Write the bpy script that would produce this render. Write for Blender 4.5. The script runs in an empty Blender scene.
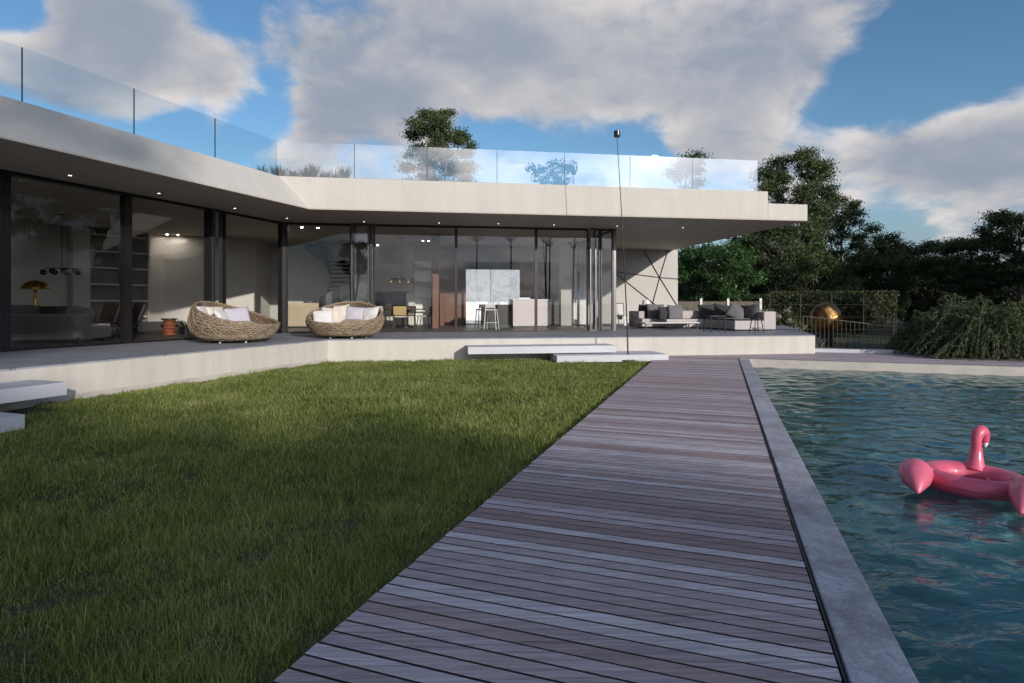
import bpy, bmesh, math, random
import numpy as np
from mathutils import Vector, Matrix, Euler

random.seed(7)
RNG = np.random.default_rng(7)
scene = bpy.context.scene
COL = scene.collection
R = math.radians
PI = math.pi

# ------------------------------------------------------------------ frames
FPX, CX, HY, CAMZ = 580.0, 512.0, 304.0, 1.5       # focal length, horizon and eye height worked out from the photograph
T = np.array([-4.90, 15.44, 0.0])                   # inner corner of the terrace
D1 = np.array([0.3376, 0.9413]); P1 = np.array([0.9413, -0.3376])     # deck / left wing direction, and its right-hand normal
D2 = np.array([0.9885, 0.1514]); B2 = np.array([-0.1514, 0.9885])     # far wing direction, and its backward normal
AF = math.atan2(D2[1], D2[0]); AL = math.atan2(D1[1], D1[0]); AD = AL - PI/2
ZT, ZC, ZR = 0.55, 4.17, 5.08                       # terrace, ceiling and roof heights
SUN_AZ = np.array([0.52, -0.855]); SUN_EL = R(14.0)

def F(u, v, z=0.0):
    return np.array([T[0]+u*D2[0]+v*B2[0], T[1]+u*D2[1]+v*B2[1], z])
def L(x, y, z=0.0):
    return np.array([T[0]+x*D1[0]-y*P1[0], T[1]+x*D1[1]-y*P1[1], z])
def S(s, t, z=0.0):                                 # deck frame from below the eye
    return np.array([s*D1[0]+t*P1[0], s*D1[1]+t*P1[1], z])
def at(px, py, z):                                  # sight line meets the level z
    y = (CAMZ-z)*FPX/(py-HY); return np.array([(px-CX)/FPX*y, y, z])
def far(px, py, y):                                 # sight line at the distance y
    return np.array([(px-CX)/FPX*y, y, CAMZ-(py-HY)/FPX*y])
def on_line(px, p0, d):                             # where column px crosses a plan line
    k = (px-CX)/FPX; t = (k*p0[1]-p0[0])/(d[0]-k*d[1]); return t
def uF(px, v): return on_line(px, F(0, v), D2)
def xL(px, y): return on_line(px, L(0, y), D1)
def cross(p, d, q, e):
    m = np.array([[d[0], -e[0]], [d[1], -e[1]]]); t = np.linalg.solve(m, np.array(q[:2])-np.array(p[:2]))
    return np.array(p[:2])+t[0]*np.array(d)
def toF(p):
    r = np.array(p[:2])-T[:2]; return float(r@D2), float(r@B2)

def xform(loc=(0, 0, 0), rz=0.0):
    return Matrix.Translation(Vector(loc)) @ Matrix.Rotation(rz, 4, 'Z')

# ------------------------------------------------------------------ mesh builder
class MB:
    def __init__(s, xf=None):
        s.v = []; s.f = []; s.xf = xf
    def add(s, vs, fs, m=None):
        o = len(s.v)
        for p in vs:
            p = Vector(p)
            if m is not None: p = m @ p
            if s.xf is not None: p = s.xf @ p
            s.v.append(tuple(p))
        s.f += [tuple(i+o for i in f) for f in fs]
        return s
    def box(s, x0, x1, y0, y1, z0, z1, m=None):
        return s.add([(x0,y0,z0),(x1,y0,z0),(x1,y1,z0),(x0,y1,z0),(x0,y0,z1),(x1,y0,z1),(x1,y1,z1),(x0,y1,z1)],
                     [(3,2,1,0),(4,5,6,7),(0,1,5,4),(1,2,6,5),(2,3,7,6),(3,0,4,7)], m)
    def prism(s, poly, z0, z1, m=None, top=None):
        n = len(poly); tp = top or poly
        a = sum(poly[i][0]*poly[(i+1) % n][1]-poly[(i+1) % n][0]*poly[i][1] for i in range(n))
        if a < 0: poly = poly[::-1]; tp = tp[::-1]
        vs = [(p[0], p[1], z0) for p in poly]+[(p[0], p[1], z1) for p in tp]
        fs = [tuple(range(n))[::-1], tuple(range(n, 2*n))]+[(i, (i+1) % n, n+(i+1) % n, n+i) for i in range(n)]
        return s.add(vs, fs, m)
    def tube(s, pts, rad, n=8, caps=True, m=None):
        pts = [Vector(p) for p in pts]
        if not hasattr(rad, '__len__'): rad = [rad]*len(pts)
        vs = []; fs = []
        up = Vector((0, 0, 1)); prev = None
        for i, p in enumerate(pts):
            d = (pts[min(i+1, len(pts)-1)]-pts[max(i-1, 0)])
            if d.length < 1e-9: d = Vector((0, 0, 1))
            d.normalize()
            if prev is None:
                a = d.cross(up)
                if a.length < 1e-3: a = d.cross(Vector((1, 0, 0)))
            else:
                a = prev - d*prev.dot(d)
                if a.length < 1e-4: a = d.cross(up)
            a.normalize(); prev = a; b = d.cross(a)
            for k in range(n):
                t = 2*PI*k/n
                vs.append(p+(a*math.cos(t)+b*math.sin(t))*rad[i])
        for i in range(len(pts)-1):
            for k in range(n):
                fs.append((i*n+k, i*n+(k+1) % n, (i+1)*n+(k+1) % n, (i+1)*n+k))
        if caps:
            fs.append(tuple(range(n))[::-1]); fs.append(tuple(range((len(pts)-1)*n, len(pts)*n)))
        return s.add(vs, fs, m)
    def cyl(s, p0, p1, r0, r1=None, n=16, m=None):
        return s.tube([p0, p1], [r0, r0 if r1 is None else r1], n, True, m)
    def lathe(s, prof, n=28, c=(0, 0, 0), m=None, closed=False):
        vs = []; fs = []
        k = len(prof)
        for r, z in prof:
            for i in range(n):
                a = 2*PI*i/n; vs.append((c[0]+r*math.cos(a), c[1]+r*math.sin(a), c[2]+z))
        for j in range(k-1 if not closed else k):
            j2 = (j+1) % k
            for i in range(n):
                fs.append((j*n+i, j*n+(i+1) % n, j2*n+(i+1) % n, j2*n+i))
        if not closed:
            if prof[0][0] > 1e-6: fs.append(tuple(range(n))[::-1])
            if prof[-1][0] > 1e-6: fs.append(tuple(range((k-1)*n, k*n)))
        return s.add(vs, fs, m)
    def grid(s, fn, nu, nv, wrapu=False, m=None):
        vs = [fn(i/(nu if wrapu else nu-1), j/(nv-1)) for j in range(nv) for i in range(nu)]
        fs = []
        for j in range(nv-1):
            for i in range(nu if wrapu else nu-1):
                i2 = (i+1) % nu
                fs.append((j*nu+i, j*nu+i2, (j+1)*nu+i2, (j+1)*nu+i))
        return s.add(vs, fs, m)
    def build(s, name, mat, parent=None, smooth=None, bevel=0.0, seg=2, sub=0):
        me = bpy.data.meshes.new(name); me.from_pydata(s.v, [], s.f); me.validate(); me.update()
        bm = bmesh.new(); bm.from_mesh(me)
        bmesh.ops.recalc_face_normals(bm, faces=bm.faces); bm.to_mesh(me); bm.free()
        return finish(me, name, mat, parent, smooth, bevel, seg, sub)

def finish(me, name, mat, parent=None, smooth=None, bevel=0.0, seg=2, sub=0):
    me.materials.append(mat)
    o = bpy.data.objects.new(name, me); COL.objects.link(o)
    if parent is not None: o.parent = parent
    if smooth:
        me.polygons.foreach_set('use_smooth', [True]*len(me.polygons))
        if smooth < 180: me.set_sharp_from_angle(angle=R(smooth))
    if bevel:
        b = o.modifiers.new('bevel', 'BEVEL'); b.width = bevel; b.segments = seg; b.limit_method = 'ANGLE'; b.angle_limit = R(40)
    if sub:
        d = o.modifiers.new('subd', 'SUBSURF'); d.levels = sub; d.render_levels = sub
    return o

def np_mesh(name, verts, faces_n, mat, parent=None, smooth=False):
    """verts (n,3) array, faces_n (m,k) array of equal-sided faces or list of such arrays"""
    me = bpy.data.meshes.new(name)
    if not isinstance(faces_n, list): faces_n = [faces_n]
    nl = sum(f.size for f in faces_n); npoly = sum(len(f) for f in faces_n)
    me.vertices.add(len(verts)); me.vertices.foreach_set('co', np.asarray(verts, dtype=np.float32).ravel())
    me.loops.add(nl); me.loops.foreach_set('vertex_index', np.concatenate([f.ravel() for f in faces_n]).astype(np.int32))
    tot = np.concatenate([np.full(len(f), f.shape[1]) for f in faces_n]); st = np.concatenate([[0], np.cumsum(tot)[:-1]])
    me.polygons.add(npoly); me.polygons.foreach_set('loop_start', st.astype(np.int32))
    try: me.polygons.foreach_set('loop_total', tot.astype(np.int32))
    except Exception: pass
    if smooth: me.polygons.foreach_set('use_smooth', np.ones(npoly, dtype=bool))
    me.update(calc_edges=True); me.validate()
    me.materials.append(mat)
    o = bpy.data.objects.new(name, me); COL.objects.link(o)
    if parent is not None: o.parent = parent
    return o

def thing(name, label, cat, loc=(0, 0, 0), rz=0.0, group=None):
    o = bpy.data.objects.new(name, None); COL.objects.link(o)
    o.empty_display_size = 0.2
    o.location = tuple(loc); o.rotation_euler = (0, 0, rz)
    return tag(o, label, cat, group)
def tag(o, label, cat, group=None, kind=None):
    if label: o['label'] = label
    if cat: o['category'] = cat
    if group: o['group'] = group
    if kind: o['kind'] = kind
    return o
def struct(o, label=None, cat=None):
    o['kind'] = 'structure'
    if label: o['label'] = label
    if cat: o['category'] = cat
    return o
def kids(o): return [c for c in list(COL.objects) if c.parent == o]
def copy_tree(o, parent=None):
    c = o.copy(); COL.objects.link(c)
    if parent is not None: c.parent = parent
    for k in kids(o):
        if k is not c: copy_tree(k, c)
    return c
def dup(o, loc, rz, label, group=None, scale=None):
    c = copy_tree(o); c.location = tuple(loc); c.rotation_euler = (0, 0, rz); c['label'] = label
    if group: c['group'] = group
    if scale: c.scale = scale if hasattr(scale, '__len__') else (scale,)*3
    return c

# ------------------------------------------------------------------ materials
class NT:
    def __init__(s, tree): s.t = tree; s.n = tree.nodes; s.l = tree.links
    def node(s, kind, **kw):
        x = s.n.new(kind)
        for k, v in kw.items(): setattr(x, k, v)
        return x
    def put(s, sock, val):
        if isinstance(val, bpy.types.NodeSocket): s.l.new(val, sock)
        elif val is not None: sock.default_value = val
    def math(s, op, a, b=None, c=None, clamp=False):
        x = s.node('ShaderNodeMath', operation=op, use_clamp=clamp)
        s.put(x.inputs[0], a)
        if b is not None: s.put(x.inputs[1], b)
        if c is not None: s.put(x.inputs[2], c)
        return x.outputs[0]
    def vec(s, op, a, b=None, out=0):
        x = s.node('ShaderNodeVectorMath', operation=op)
        s.put(x.inputs[0], a)
        if b is not None: s.put(x.inputs[3 if op == 'SCALE' else 1], b)
        return x.outputs[out]
    def mix(s, fac, a, b, blend='MIX'):
        x = s.node('ShaderNodeMix', data_type='RGBA', blend_type=blend)
        s.put(x.inputs['Factor'], fac); s.put(x.inputs[6], a); s.put(x.inputs[7], b)
        return x.outputs[2]
    def noise(s, vec, scale, detail=4, rough=0.55, dist=0.0, out=0):
        x = s.node('ShaderNodeTexNoise'); s.put(x.inputs['Vector'], vec)
        x.inputs['Scale'].default_value = scale; x.inputs['Detail'].default_value = detail
        x.inputs['Roughness'].default_value = rough; x.inputs['Distortion'].default_value = dist
        return x.outputs[out]
    def ramp(s, fac, stops, interp='LINEAR'):
        x = s.node('ShaderNodeValToRGB'); x.color_ramp.interpolation = interp
        e = x.color_ramp.elements
        while len(e) < len(stops): e.new(0.5)
        for i, (p, c) in enumerate(stops):
            e[i].position = p; e[i].color = c if len(c) == 4 else (*c, 1)
        s.put(x.inputs[0], fac); return x.outputs[0]
    def maprange(s, v, a, b, c=0.0, d=1.0, smooth=False):
        x = s.node('ShaderNodeMapRange', interpolation_type='SMOOTHSTEP' if smooth else 'LINEAR')
        s.put(x.inputs[0], v)
        for i, q in enumerate((a, b, c, d)): s.put(x.inputs[i+1], q)
        return x.outputs[0]
    def mapping(s, vec, scale=(1, 1, 1), rot=(0, 0, 0), loc=(0, 0, 0)):
        x = s.node('ShaderNodeMapping'); s.put(x.inputs[0], vec)
        x.inputs['Scale'].default_value = scale; x.inputs['Rotation'].default_value = rot; x.inputs['Location'].default_value = loc
        return x.outputs[0]

def new_mat(name):
    m = bpy.data.materials.new(name); m.use_nodes = True
    t = NT(m.node_tree); t.n.clear()
    out = t.node('ShaderNodeOutputMaterial')
    return m, t, out
def c4(c): return (*c, 1.0) if len(c) == 3 else c

def pm(name, col, rough=0.6, metal=0.0, var=0.12, scale=6.0, bump=0.0, bscale=60.0, stretch=(1, 1, 1), spec=None, sheen=0.0, coat=0.0, trans=0.0):
    m, t, out = new_mat(name)
    p = t.node('ShaderNodeBsdfPrincipled')
    tc = t.node('ShaderNodeTexCoord').outputs['Object']
    mp = t.mapping(tc, stretch)
    n1 = t.noise(mp, scale, 5, 0.6)
    f = t.maprange(n1, 0.3, 0.7, 1-var, 1+var)
    base = t.vec('SCALE', c4(col)[:3], f)
    t.put(p.inputs['Base Color'], base)
    r2 = t.noise(mp, scale*2.3, 3)
    t.put(p.inputs['Roughness'], t.maprange(r2, 0.3, 0.7, max(0.02, rough-0.08), min(1, rough+0.08)))
    p.inputs['Metallic'].default_value = metal
    if spec is not None: p.inputs['Specular IOR Level'].default_value = spec
    if sheen: p.inputs['Sheen Weight'].default_value = sheen
    if coat: p.inputs['Coat Weight'].default_value = coat; p.inputs['Coat Roughness'].default_value = 0.08
    if trans: p.inputs['Subsurface Weight'].default_value = trans; p.inputs['Subsurface Radius'].default_value = (.05, .02, .02)
    if bump:
        b = t.node('ShaderNodeBump'); b.inputs['Strength'].default_value = bump; b.inputs['Distance'].default_value = 0.01
        t.put(b.inputs['Height'], t.noise(mp, bscale, 4)); t.put(p.inputs['Normal'], b.outputs[0])
    t.l.new(p.outputs[0], out.inputs[0]); return m

def leaf_mat(name, cols, rough=0.55, transl=0.25, nscale=0.5):
    m, t, out = new_mat(name)
    g = t.node('ShaderNodeNewGeometry')
    ri = g.outputs['Random Per Island']
    tc = t.node('ShaderNodeTexCoord').outputs['Object']
    n = t.noise(tc, nscale, 3)
    fac = t.math('ADD', t.math('MULTIPLY', ri, 0.6), t.math('MULTIPLY', t.maprange(n, 0.3, 0.7), 0.4))
    col = t.ramp(fac, [(i/(len(cols)-1), c) for i, c in enumerate(cols)])
    p = t.node('ShaderNodeBsdfPrincipled'); t.put(p.inputs['Base Color'], col); p.inputs['Roughness'].default_value = rough
    p.inputs['Specular IOR Level'].default_value = 0.3
    tr = t.node('ShaderNodeBsdfTranslucent'); t.put(tr.inputs[0], t.mix(1.0, col, (1.0, 1.0, 0.55, 1), 'MULTIPLY'))
    mx = t.node('ShaderNodeMixShader'); mx.inputs[0].default_value = transl
    t.l.new(p.outputs[0], mx.inputs[1]); t.l.new(tr.outputs[0], mx.inputs[2]); t.l.new(mx.outputs[0], out.inputs[0])
    return m

def glass_mat(name, tint=(0.86, 0.89, 0.9), ior=1.55, gain=1.7, rough=0.0, bloom=0.0):
    """pane of glass: each front face mirrors by Fresnel (both surfaces' worth) and lets the rest through"""
    m, t, out = new_mat(name)
    fr = t.node('ShaderNodeFresnel'); fr.inputs[0].default_value = ior
    g = t.node('ShaderNodeNewGeometry')
    fac = t.math('MULTIPLY', t.math('MULTIPLY', fr.outputs[0], gain, clamp=True), t.math('SUBTRACT', 1.0, g.outputs['Backfacing']))
    gl = t.node('ShaderNodeBsdfGlossy'); gl.inputs['Roughness'].default_value = rough; gl.inputs[0].default_value = (1, 1, 1, 1)
    tr = t.node('ShaderNodeBsdfTransparent'); tr.inputs[0].default_value = c4(tint)
    mx = t.node('ShaderNodeMixShader'); t.put(mx.inputs[0], fac)
    if bloom:        # weak rough reflection added as a bloom halo round the mirrored sun
        g2 = t.node('ShaderNodeBsdfGlossy'); g2.inputs['Roughness'].default_value = 0.19; gm = t.node('ShaderNodeMixShader'); gm.inputs[0].default_value = bloom
        t.l.new(gl.outputs[0], gm.inputs[1]); t.l.new(g2.outputs[0], gm.inputs[2]); gl = gm
    t.l.new(tr.outputs[0], mx.inputs[1]); t.l.new(gl.outputs[0], mx.inputs[2]); t.l.new(mx.outputs[0], out.inputs[0])
    return m

def emit_mat(name, col, s):
    m, t, out = new_mat(name)
    e = t.node('ShaderNodeEmission'); e.inputs[0].default_value = c4(col); e.inputs[1].default_value = s
    t.l.new(e.outputs[0], out.inputs[0]); return m

def plaster_mat(name, col, scale=1.0, streak=0.05):
    m, t, out = new_mat(name)
    p = t.node('ShaderNodeBsdfPrincipled'); tc = t.node('ShaderNodeTexCoord').outputs['Object']
    n1 = t.noise(tc, 0.7*scale, 6, 0.65); n2 = t.noise(tc, 14*scale, 5, 0.7)
    st = t.noise(t.mapping(tc, (2.2, 2.2, 0.25)), 1.6*scale, 4, 0.6)
    f = t.math('ADD', t.maprange(n1, 0.3, 0.7, -0.05, 0.05), t.maprange(n2, 0.3, 0.7, -0.035, 0.035))
    f = t.math('ADD', f, t.maprange(st, 0.35, 0.7, streak*0.4, -streak))
    t.put(p.inputs['Base Color'], t.vec('SCALE', col, t.math('ADD', f, 1.0)))
    p.inputs['Roughness'].default_value = 0.75; p.inputs['Specular IOR Level'].default_value = 0.25
    b = t.node('ShaderNodeBump'); b.inputs['Strength'].default_value = 0.25; b.inputs['Distance'].default_value = 0.004
    t.put(b.inputs['Height'], t.noise(tc, 90, 4, 0.7)); t.put(p.inputs['Normal'], b.outputs[0])
    t.l.new(p.outputs[0], out.inputs[0]); return m

def tile_mat(name, col, sx, sy, rz, joint=(0.5, 0.5, 0.5), rough=0.55, spec=0.4, mott=1.0):
    """stone paving: slab joints, slab-to-slab tone, clouding and speckle"""
    m, t, out = new_mat(name)
    p = t.node('ShaderNodeBsdfPrincipled'); tc = t.node('ShaderNodeTexCoord').outputs['Object']
    mp = t.mapping(tc, (1, 1, 1), (0, 0, -rz))
    br = t.node('ShaderNodeTexBrick'); t.put(br.inputs['Vector'], mp)
    br.inputs['Scale'].default_value = 1.0; br.inputs['Brick Width'].default_value = sx; br.inputs['Row Height'].default_value = sy
    br.inputs['Mortar Size'].default_value = 0.006; br.inputs['Mortar Smooth'].default_value = 0.1; br.offset = 0.5
    br.inputs['Color1'].default_value = (0.9, 0.9, 0.9, 1); br.inputs['Color2'].default_value = (1.08, 1.08, 1.08, 1); br.inputs['Mortar'].default_value = c4(joint)
    n1 = t.noise(tc, 2.0, 6, 0.65); n2 = t.noise(tc, 55, 4, 0.7)
    f = t.math('MULTIPLY', t.maprange(n1, 0.3, 0.7, 1-0.16*mott, 1+0.14*mott), t.maprange(n2, 0.3, 0.7, 1-0.1*mott, 1+0.1*mott))
    if mott > 1:
        n3 = t.noise(t.mapping(tc, (1, 1, 1), (0, 0, 0.6)), 7, 8, 0.75, 1.2); f = t.math('MULTIPLY', f, t.maprange(n3, 0.35, 0.65, 0.78, 1.2))
        sp = t.noise(tc, 160, 2, 0.5); f = t.math('ADD', f, t.maprange(sp, 0.66, 0.74, 0.0, 0.5)); f = t.math('SUBTRACT', f, t.maprange(sp, 0.34, 0.27, 0.0, 0.4))
    c = t.vec('SCALE', t.mix(1.0, c4(col), br.outputs['Color'], 'MULTIPLY'), f)
    t.put(p.inputs['Base Color'], c); t.put(p.inputs['Roughness'], t.maprange(n1, 0.3, 0.7, rough-0.1, rough+0.12)); p.inputs['Specular IOR Level'].default_value = spec
    b = t.node('ShaderNodeBump'); b.inputs['Strength'].default_value = 0.3; b.inputs['Distance'].default_value = 0.004
    t.put(b.inputs['Height'], t.math('SUBTRACT', t.math('MULTIPLY', n2, 0.5), t.math('MULTIPLY', br.outputs['Fac'], 1.0))); t.put(p.inputs['Normal'], b.outputs[0])
    t.l.new(p.outputs[0], out.inputs[0]); return m

def plank_mat(name, tones, rough=0.6, grain=1.0, axis='X', nlen=0.6):
    """weathered boards: each board has its own tone, with grain along it, cracks and knots"""
    m, t, out = new_mat(name)
    p = t.node('ShaderNodeBsdfPrincipled'); tc = t.node('ShaderNodeTexCoord').outputs['Object']
    g = t.node('ShaderNodeNewGeometry'); ri = g.outputs['Random Per Island']
    off = t.node('ShaderNodeCombineXYZ'); t.put(off.inputs[0], t.math('MULTIPLY', ri, 61.0)); t.put(off.inputs[2], t.math('MULTIPLY', ri, 23.0))
    v = t.vec('ADD', tc, off.outputs[0])
    sc = {'X': (nlen, 22, 22), 'Y': (22, nlen, 22), 'Z': (22, 22, nlen)}[axis]
    g1 = t.noise(t.mapping(v, sc), 2.2, 7, 0.65, 0.6)
    g2 = t.noise(t.mapping(v, tuple(3*a for a in sc)), 4.0, 4, 0.7)
    big = t.noise(v, 0.9, 3)
    tone = t.ramp(ri, [(i/(len(tones)-1), c) for i, c in enumerate(tones)])
    f = t.math('MULTIPLY', t.maprange(g1, 0.28, 0.72, 1-0.34*grain, 1+0.30*grain), t.maprange(g2, 0.3, 0.7, 1-0.24*grain, 1+0.2*grain))
    f = t.math('MULTIPLY', f, t.maprange(big, 0.3, 0.7, 0.9, 1.1))
    crack = t.noise(t.mapping(v, tuple(a*(0.8 if a < 2 else 1.6) for a in sc)), 1.7, 5, 0.7, 0.8)
    ck = t.maprange(crack, 0.64, 0.71)
    f = t.math('MULTIPLY', f, t.math('SUBTRACT', 1.0, t.math('MULTIPLY', ck, 0.7*grain)))
    t.put(p.inputs['Base Color'], t.vec('SCALE', tone, f))
    t.put(p.inputs['Roughness'], t.maprange(g1, 0.3, 0.7, rough-0.1, rough+0.15)); p.inputs['Specular IOR Level'].default_value = 0.35
    b = t.node('ShaderNodeBump'); b.inputs['Strength'].default_value = 0.5*grain; b.inputs['Distance'].default_value = 0.004
    t.put(b.inputs['Height'], t.math('SUBTRACT', t.math('ADD', g1, t.math('MULTIPLY', g2, 0.5)), ck)); t.put(p.inputs['Normal'], b.outputs[0])
    t.l.new(p.outputs[0], out.inputs[0]); return m

M = {}
M['plaster'] = plaster_mat('white_plaster', (0.50, 0.477, 0.442))
M['plaster_terrace'] = plaster_mat('terrace_plaster', (0.50, 0.473, 0.432), 1.0, 0.1)
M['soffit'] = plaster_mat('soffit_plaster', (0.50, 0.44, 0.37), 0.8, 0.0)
M['inwall'] = plaster_mat('interior_plaster', (0.66, 0.62, 0.56), 0.8, 0.0)
M['stairwall'] = plaster_mat('stair_wall_plaster', (0.70, 0.655, 0.58), 0.8, 0.0)
M['panelwall'] = plaster_mat('panel_plaster', (0.50, 0.487, 0.46), 0.8, 0.02)
M['terrace'] = tile_mat('terrace_stone', (0.27, 0.275, 0.31), 1.2, 0.6, AF, (0.45, 0.45, 0.46))
M['coping'] = tile_mat('coping_stone', (0.37, 0.36, 0.405), 40, 40, AD, (0.9, 0.9, 0.9), 0.6, 0.35, 2.6)
M['farstone'] = tile_mat('pool_edge_stone', (0.46, 0.43, 0.39), 40, 40, AD, (0.9, 0.9, 0.9), 0.7)
M['step'] = plaster_mat('step_stone', (0.50, 0.50, 0.545), 1.4, 0.0)
M['deck'] = plank_mat('deck_boards', [(0.235, 0.175, 0.185), (0.34, 0.29, 0.315), (0.37, 0.295, 0.315), (0.40, 0.345, 0.38), (0.27, 0.19, 0.195), (0.44, 0.39, 0.435), (0.50, 0.465, 0.51)], 0.65, 1.45)
M['deckside'] = pm('deck_board_sides', (0.03, 0.025, 0.025), 0.9)  # near-black paints the shade of the gaps onto the board sides
M['joist'] = pm('deck_joist', (0.02, 0.018, 0.018), 0.9)
M['darkmetal'] = pm('dark_frame_metal', (0.028, 0.026, 0.027), 0.42, 0.6, 0.15, 9)
M['greymetal'] = pm('grey_frame_metal', (0.085, 0.085, 0.09), 0.35, 0.7, 0.12, 9)
M['black'] = pm('black_metal', (0.015, 0.015, 0.016), 0.4, 0.3)
M['glass'] = glass_mat('window_glass', (0.95, 0.96, 0.965), 1.55, 0.9)
M['railglass'] = glass_mat('railing_glass', (0.94, 0.965, 0.975), 1.75, 2.6, 0.0, 0.011)
M['spot'] = emit_mat('lit_spot', (1.0, 0.86, 0.7), 14.0)
M['spot_in'] = emit_mat('lit_ceiling_spot', (1.0, 0.92, 0.82), 380.0)
M['infloor'] = plank_mat('interior_floor', [(0.075, 0.06, 0.052), (0.10, 0.08, 0.068), (0.085, 0.07, 0.06)], 0.4, 0.5)
M['wood_brown'] = plank_mat('walnut_panel', [(0.16, 0.075, 0.048), (0.20, 0.095, 0.06), (0.13, 0.06, 0.04)], 0.45, 0.7, 'Z')
M['wood_light'] = plank_mat('pale_oak', [(0.50, 0.40, 0.28), (0.55, 0.44, 0.31)], 0.5, 0.5)
M['wood_dark'] = pm('dark_wood', (0.035, 0.026, 0.022), 0.4, 0, 0.25, 5, stretch=(1, 1, 6))
M['copper'] = pm('copper_wood', (0.36, 0.13, 0.07), 0.35, 0.35, 0.2, 8)
M['gold'] = pm('brass', (0.62, 0.40, 0.10), 0.28, 1.0, 0.1, 8)
M['bronze'] = pm('bronze', (0.15, 0.09, 0.036), 0.42, 1.0, 0.85, 5, 1.0, 16)
M['sofa_grey'] = pm('grey_upholstery', (0.06, 0.056, 0.052), 0.9, 0, 0.12, 20, 0.5, 300, sheen=0.2)
M['leather'] = pm('brown_leather', (0.028, 0.018, 0.016), 0.5, 0, 0.2, 10, 0.2, 90)
M['fab_white'] = pm('white_fabric', (0.62, 0.60, 0.60), 0.9, 0, 0.06, 10, 0.5, 260, sheen=0.2)
M['fab_cream'] = pm('cream_fabric', (0.60, 0.545, 0.47), 0.9, 0, 0.06, 10, 0.5, 260, sheen=0.2)
M['fab_lilac'] = pm('lilac_grey_fabric', (0.46, 0.44, 0.50), 0.9, 0, 0.06, 10, 0.5, 260, sheen=0.2)
M['fab_taupe'] = pm('taupe_fabric', (0.30, 0.22, 0.17), 0.9, 0, 0.12, 10, 0.5, 260, sheen=0.2)
M['fab_char'] = pm('charcoal_fabric', (0.035, 0.034, 0.038), 0.9, 0, 0.15, 10, 0.5, 260, sheen=0.2)
M['fab_mid'] = pm('mid_grey_fabric', (0.14, 0.135, 0.145), 0.9, 0, 0.12, 10, 0.5, 260, sheen=0.2)
M['out_sofa'] = pm('pale_outdoor_fabric', (0.44, 0.40, 0.40), 0.9, 0, 0.06, 8, 0.5, 220, sheen=0.2)
M['tan'] = pm('tan_leather', (0.52, 0.36, 0.16), 0.55, 0, 0.12, 10)
M['white_paint'] = pm('white_lacquer', (0.78, 0.77, 0.75), 0.35, 0, 0.04)
M['island'] = pm('pale_lacquer', (0.60, 0.52, 0.51), 0.4, 0, 0.04)
M['marble'] = None
M['pink'] = pm('pink_vinyl', (0.60, 0.105, 0.18), 0.38, 0, 0.12, 5, 0.25, 9, coat=0.15, trans=0.05)
M['pink_light'] = pm('pale_pink_vinyl', (0.64, 0.13, 0.21), 0.38, 0, 0.12, 5, 0.25, 9, coat=0.15)
M['bark'] = pm('bark', (0.10, 0.082, 0.068), 0.9, 0, 0.35, 5, 0.8, 14, (3, 3, 0.6))
M['bark_pale'] = pm('pale_bark', (0.19, 0.165, 0.135), 0.9, 0, 0.3, 5, 0.8, 14, (3, 3, 0.6))
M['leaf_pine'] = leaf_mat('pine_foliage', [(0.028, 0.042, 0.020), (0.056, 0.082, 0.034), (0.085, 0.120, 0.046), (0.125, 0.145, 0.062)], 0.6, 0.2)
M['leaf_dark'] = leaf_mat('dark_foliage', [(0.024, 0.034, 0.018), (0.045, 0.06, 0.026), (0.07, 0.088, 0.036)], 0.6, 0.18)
M['leaf_green'] = leaf_mat('broad_foliage', [(0.026, 0.06, 0.022), (0.05, 0.105, 0.035), (0.085, 0.15, 0.05)], 0.4, 0.3)
M['leaf_olive'] = leaf_mat('olive_foliage', [(0.04, 0.055, 0.025), (0.075, 0.09, 0.035), (0.12, 0.13, 0.06)], 0.5, 0.25)
M['leaf_blue'] = leaf_mat('bluish_foliage', [(0.11, 0.14, 0.15), (0.17, 0.2, 0.21), (0.22, 0.26, 0.27)], 0.5, 0.15)
M['flower'] = leaf_mat('white_petals', [(0.42, 0.40, 0.38), (0.55, 0.52, 0.49), (0.6, 0.55, 0.53)], 0.6, 0.3)
M['roofplant'] = leaf_mat('roof_planting', [(0.03, 0.035, 0.022), (0.055, 0.06, 0.035), (0.08, 0.07, 0.06)], 0.7, 0.2, 3)

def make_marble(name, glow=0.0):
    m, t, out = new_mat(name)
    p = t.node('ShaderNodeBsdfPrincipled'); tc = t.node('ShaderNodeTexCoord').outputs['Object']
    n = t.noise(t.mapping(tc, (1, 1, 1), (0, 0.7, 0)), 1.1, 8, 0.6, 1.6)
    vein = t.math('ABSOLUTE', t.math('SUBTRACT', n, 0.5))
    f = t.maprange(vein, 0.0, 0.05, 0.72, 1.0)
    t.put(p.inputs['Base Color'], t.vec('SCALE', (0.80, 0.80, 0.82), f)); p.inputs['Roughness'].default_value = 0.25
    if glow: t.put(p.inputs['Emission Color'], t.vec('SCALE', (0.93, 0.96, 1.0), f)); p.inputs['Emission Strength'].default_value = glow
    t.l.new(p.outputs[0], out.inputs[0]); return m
M['marble'] = make_marble('white_marble'); M['marble_lit'] = make_marble('backlit_marble', 0.55)  # the second marble has an added glow to brighten its panel; no lamp there

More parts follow.
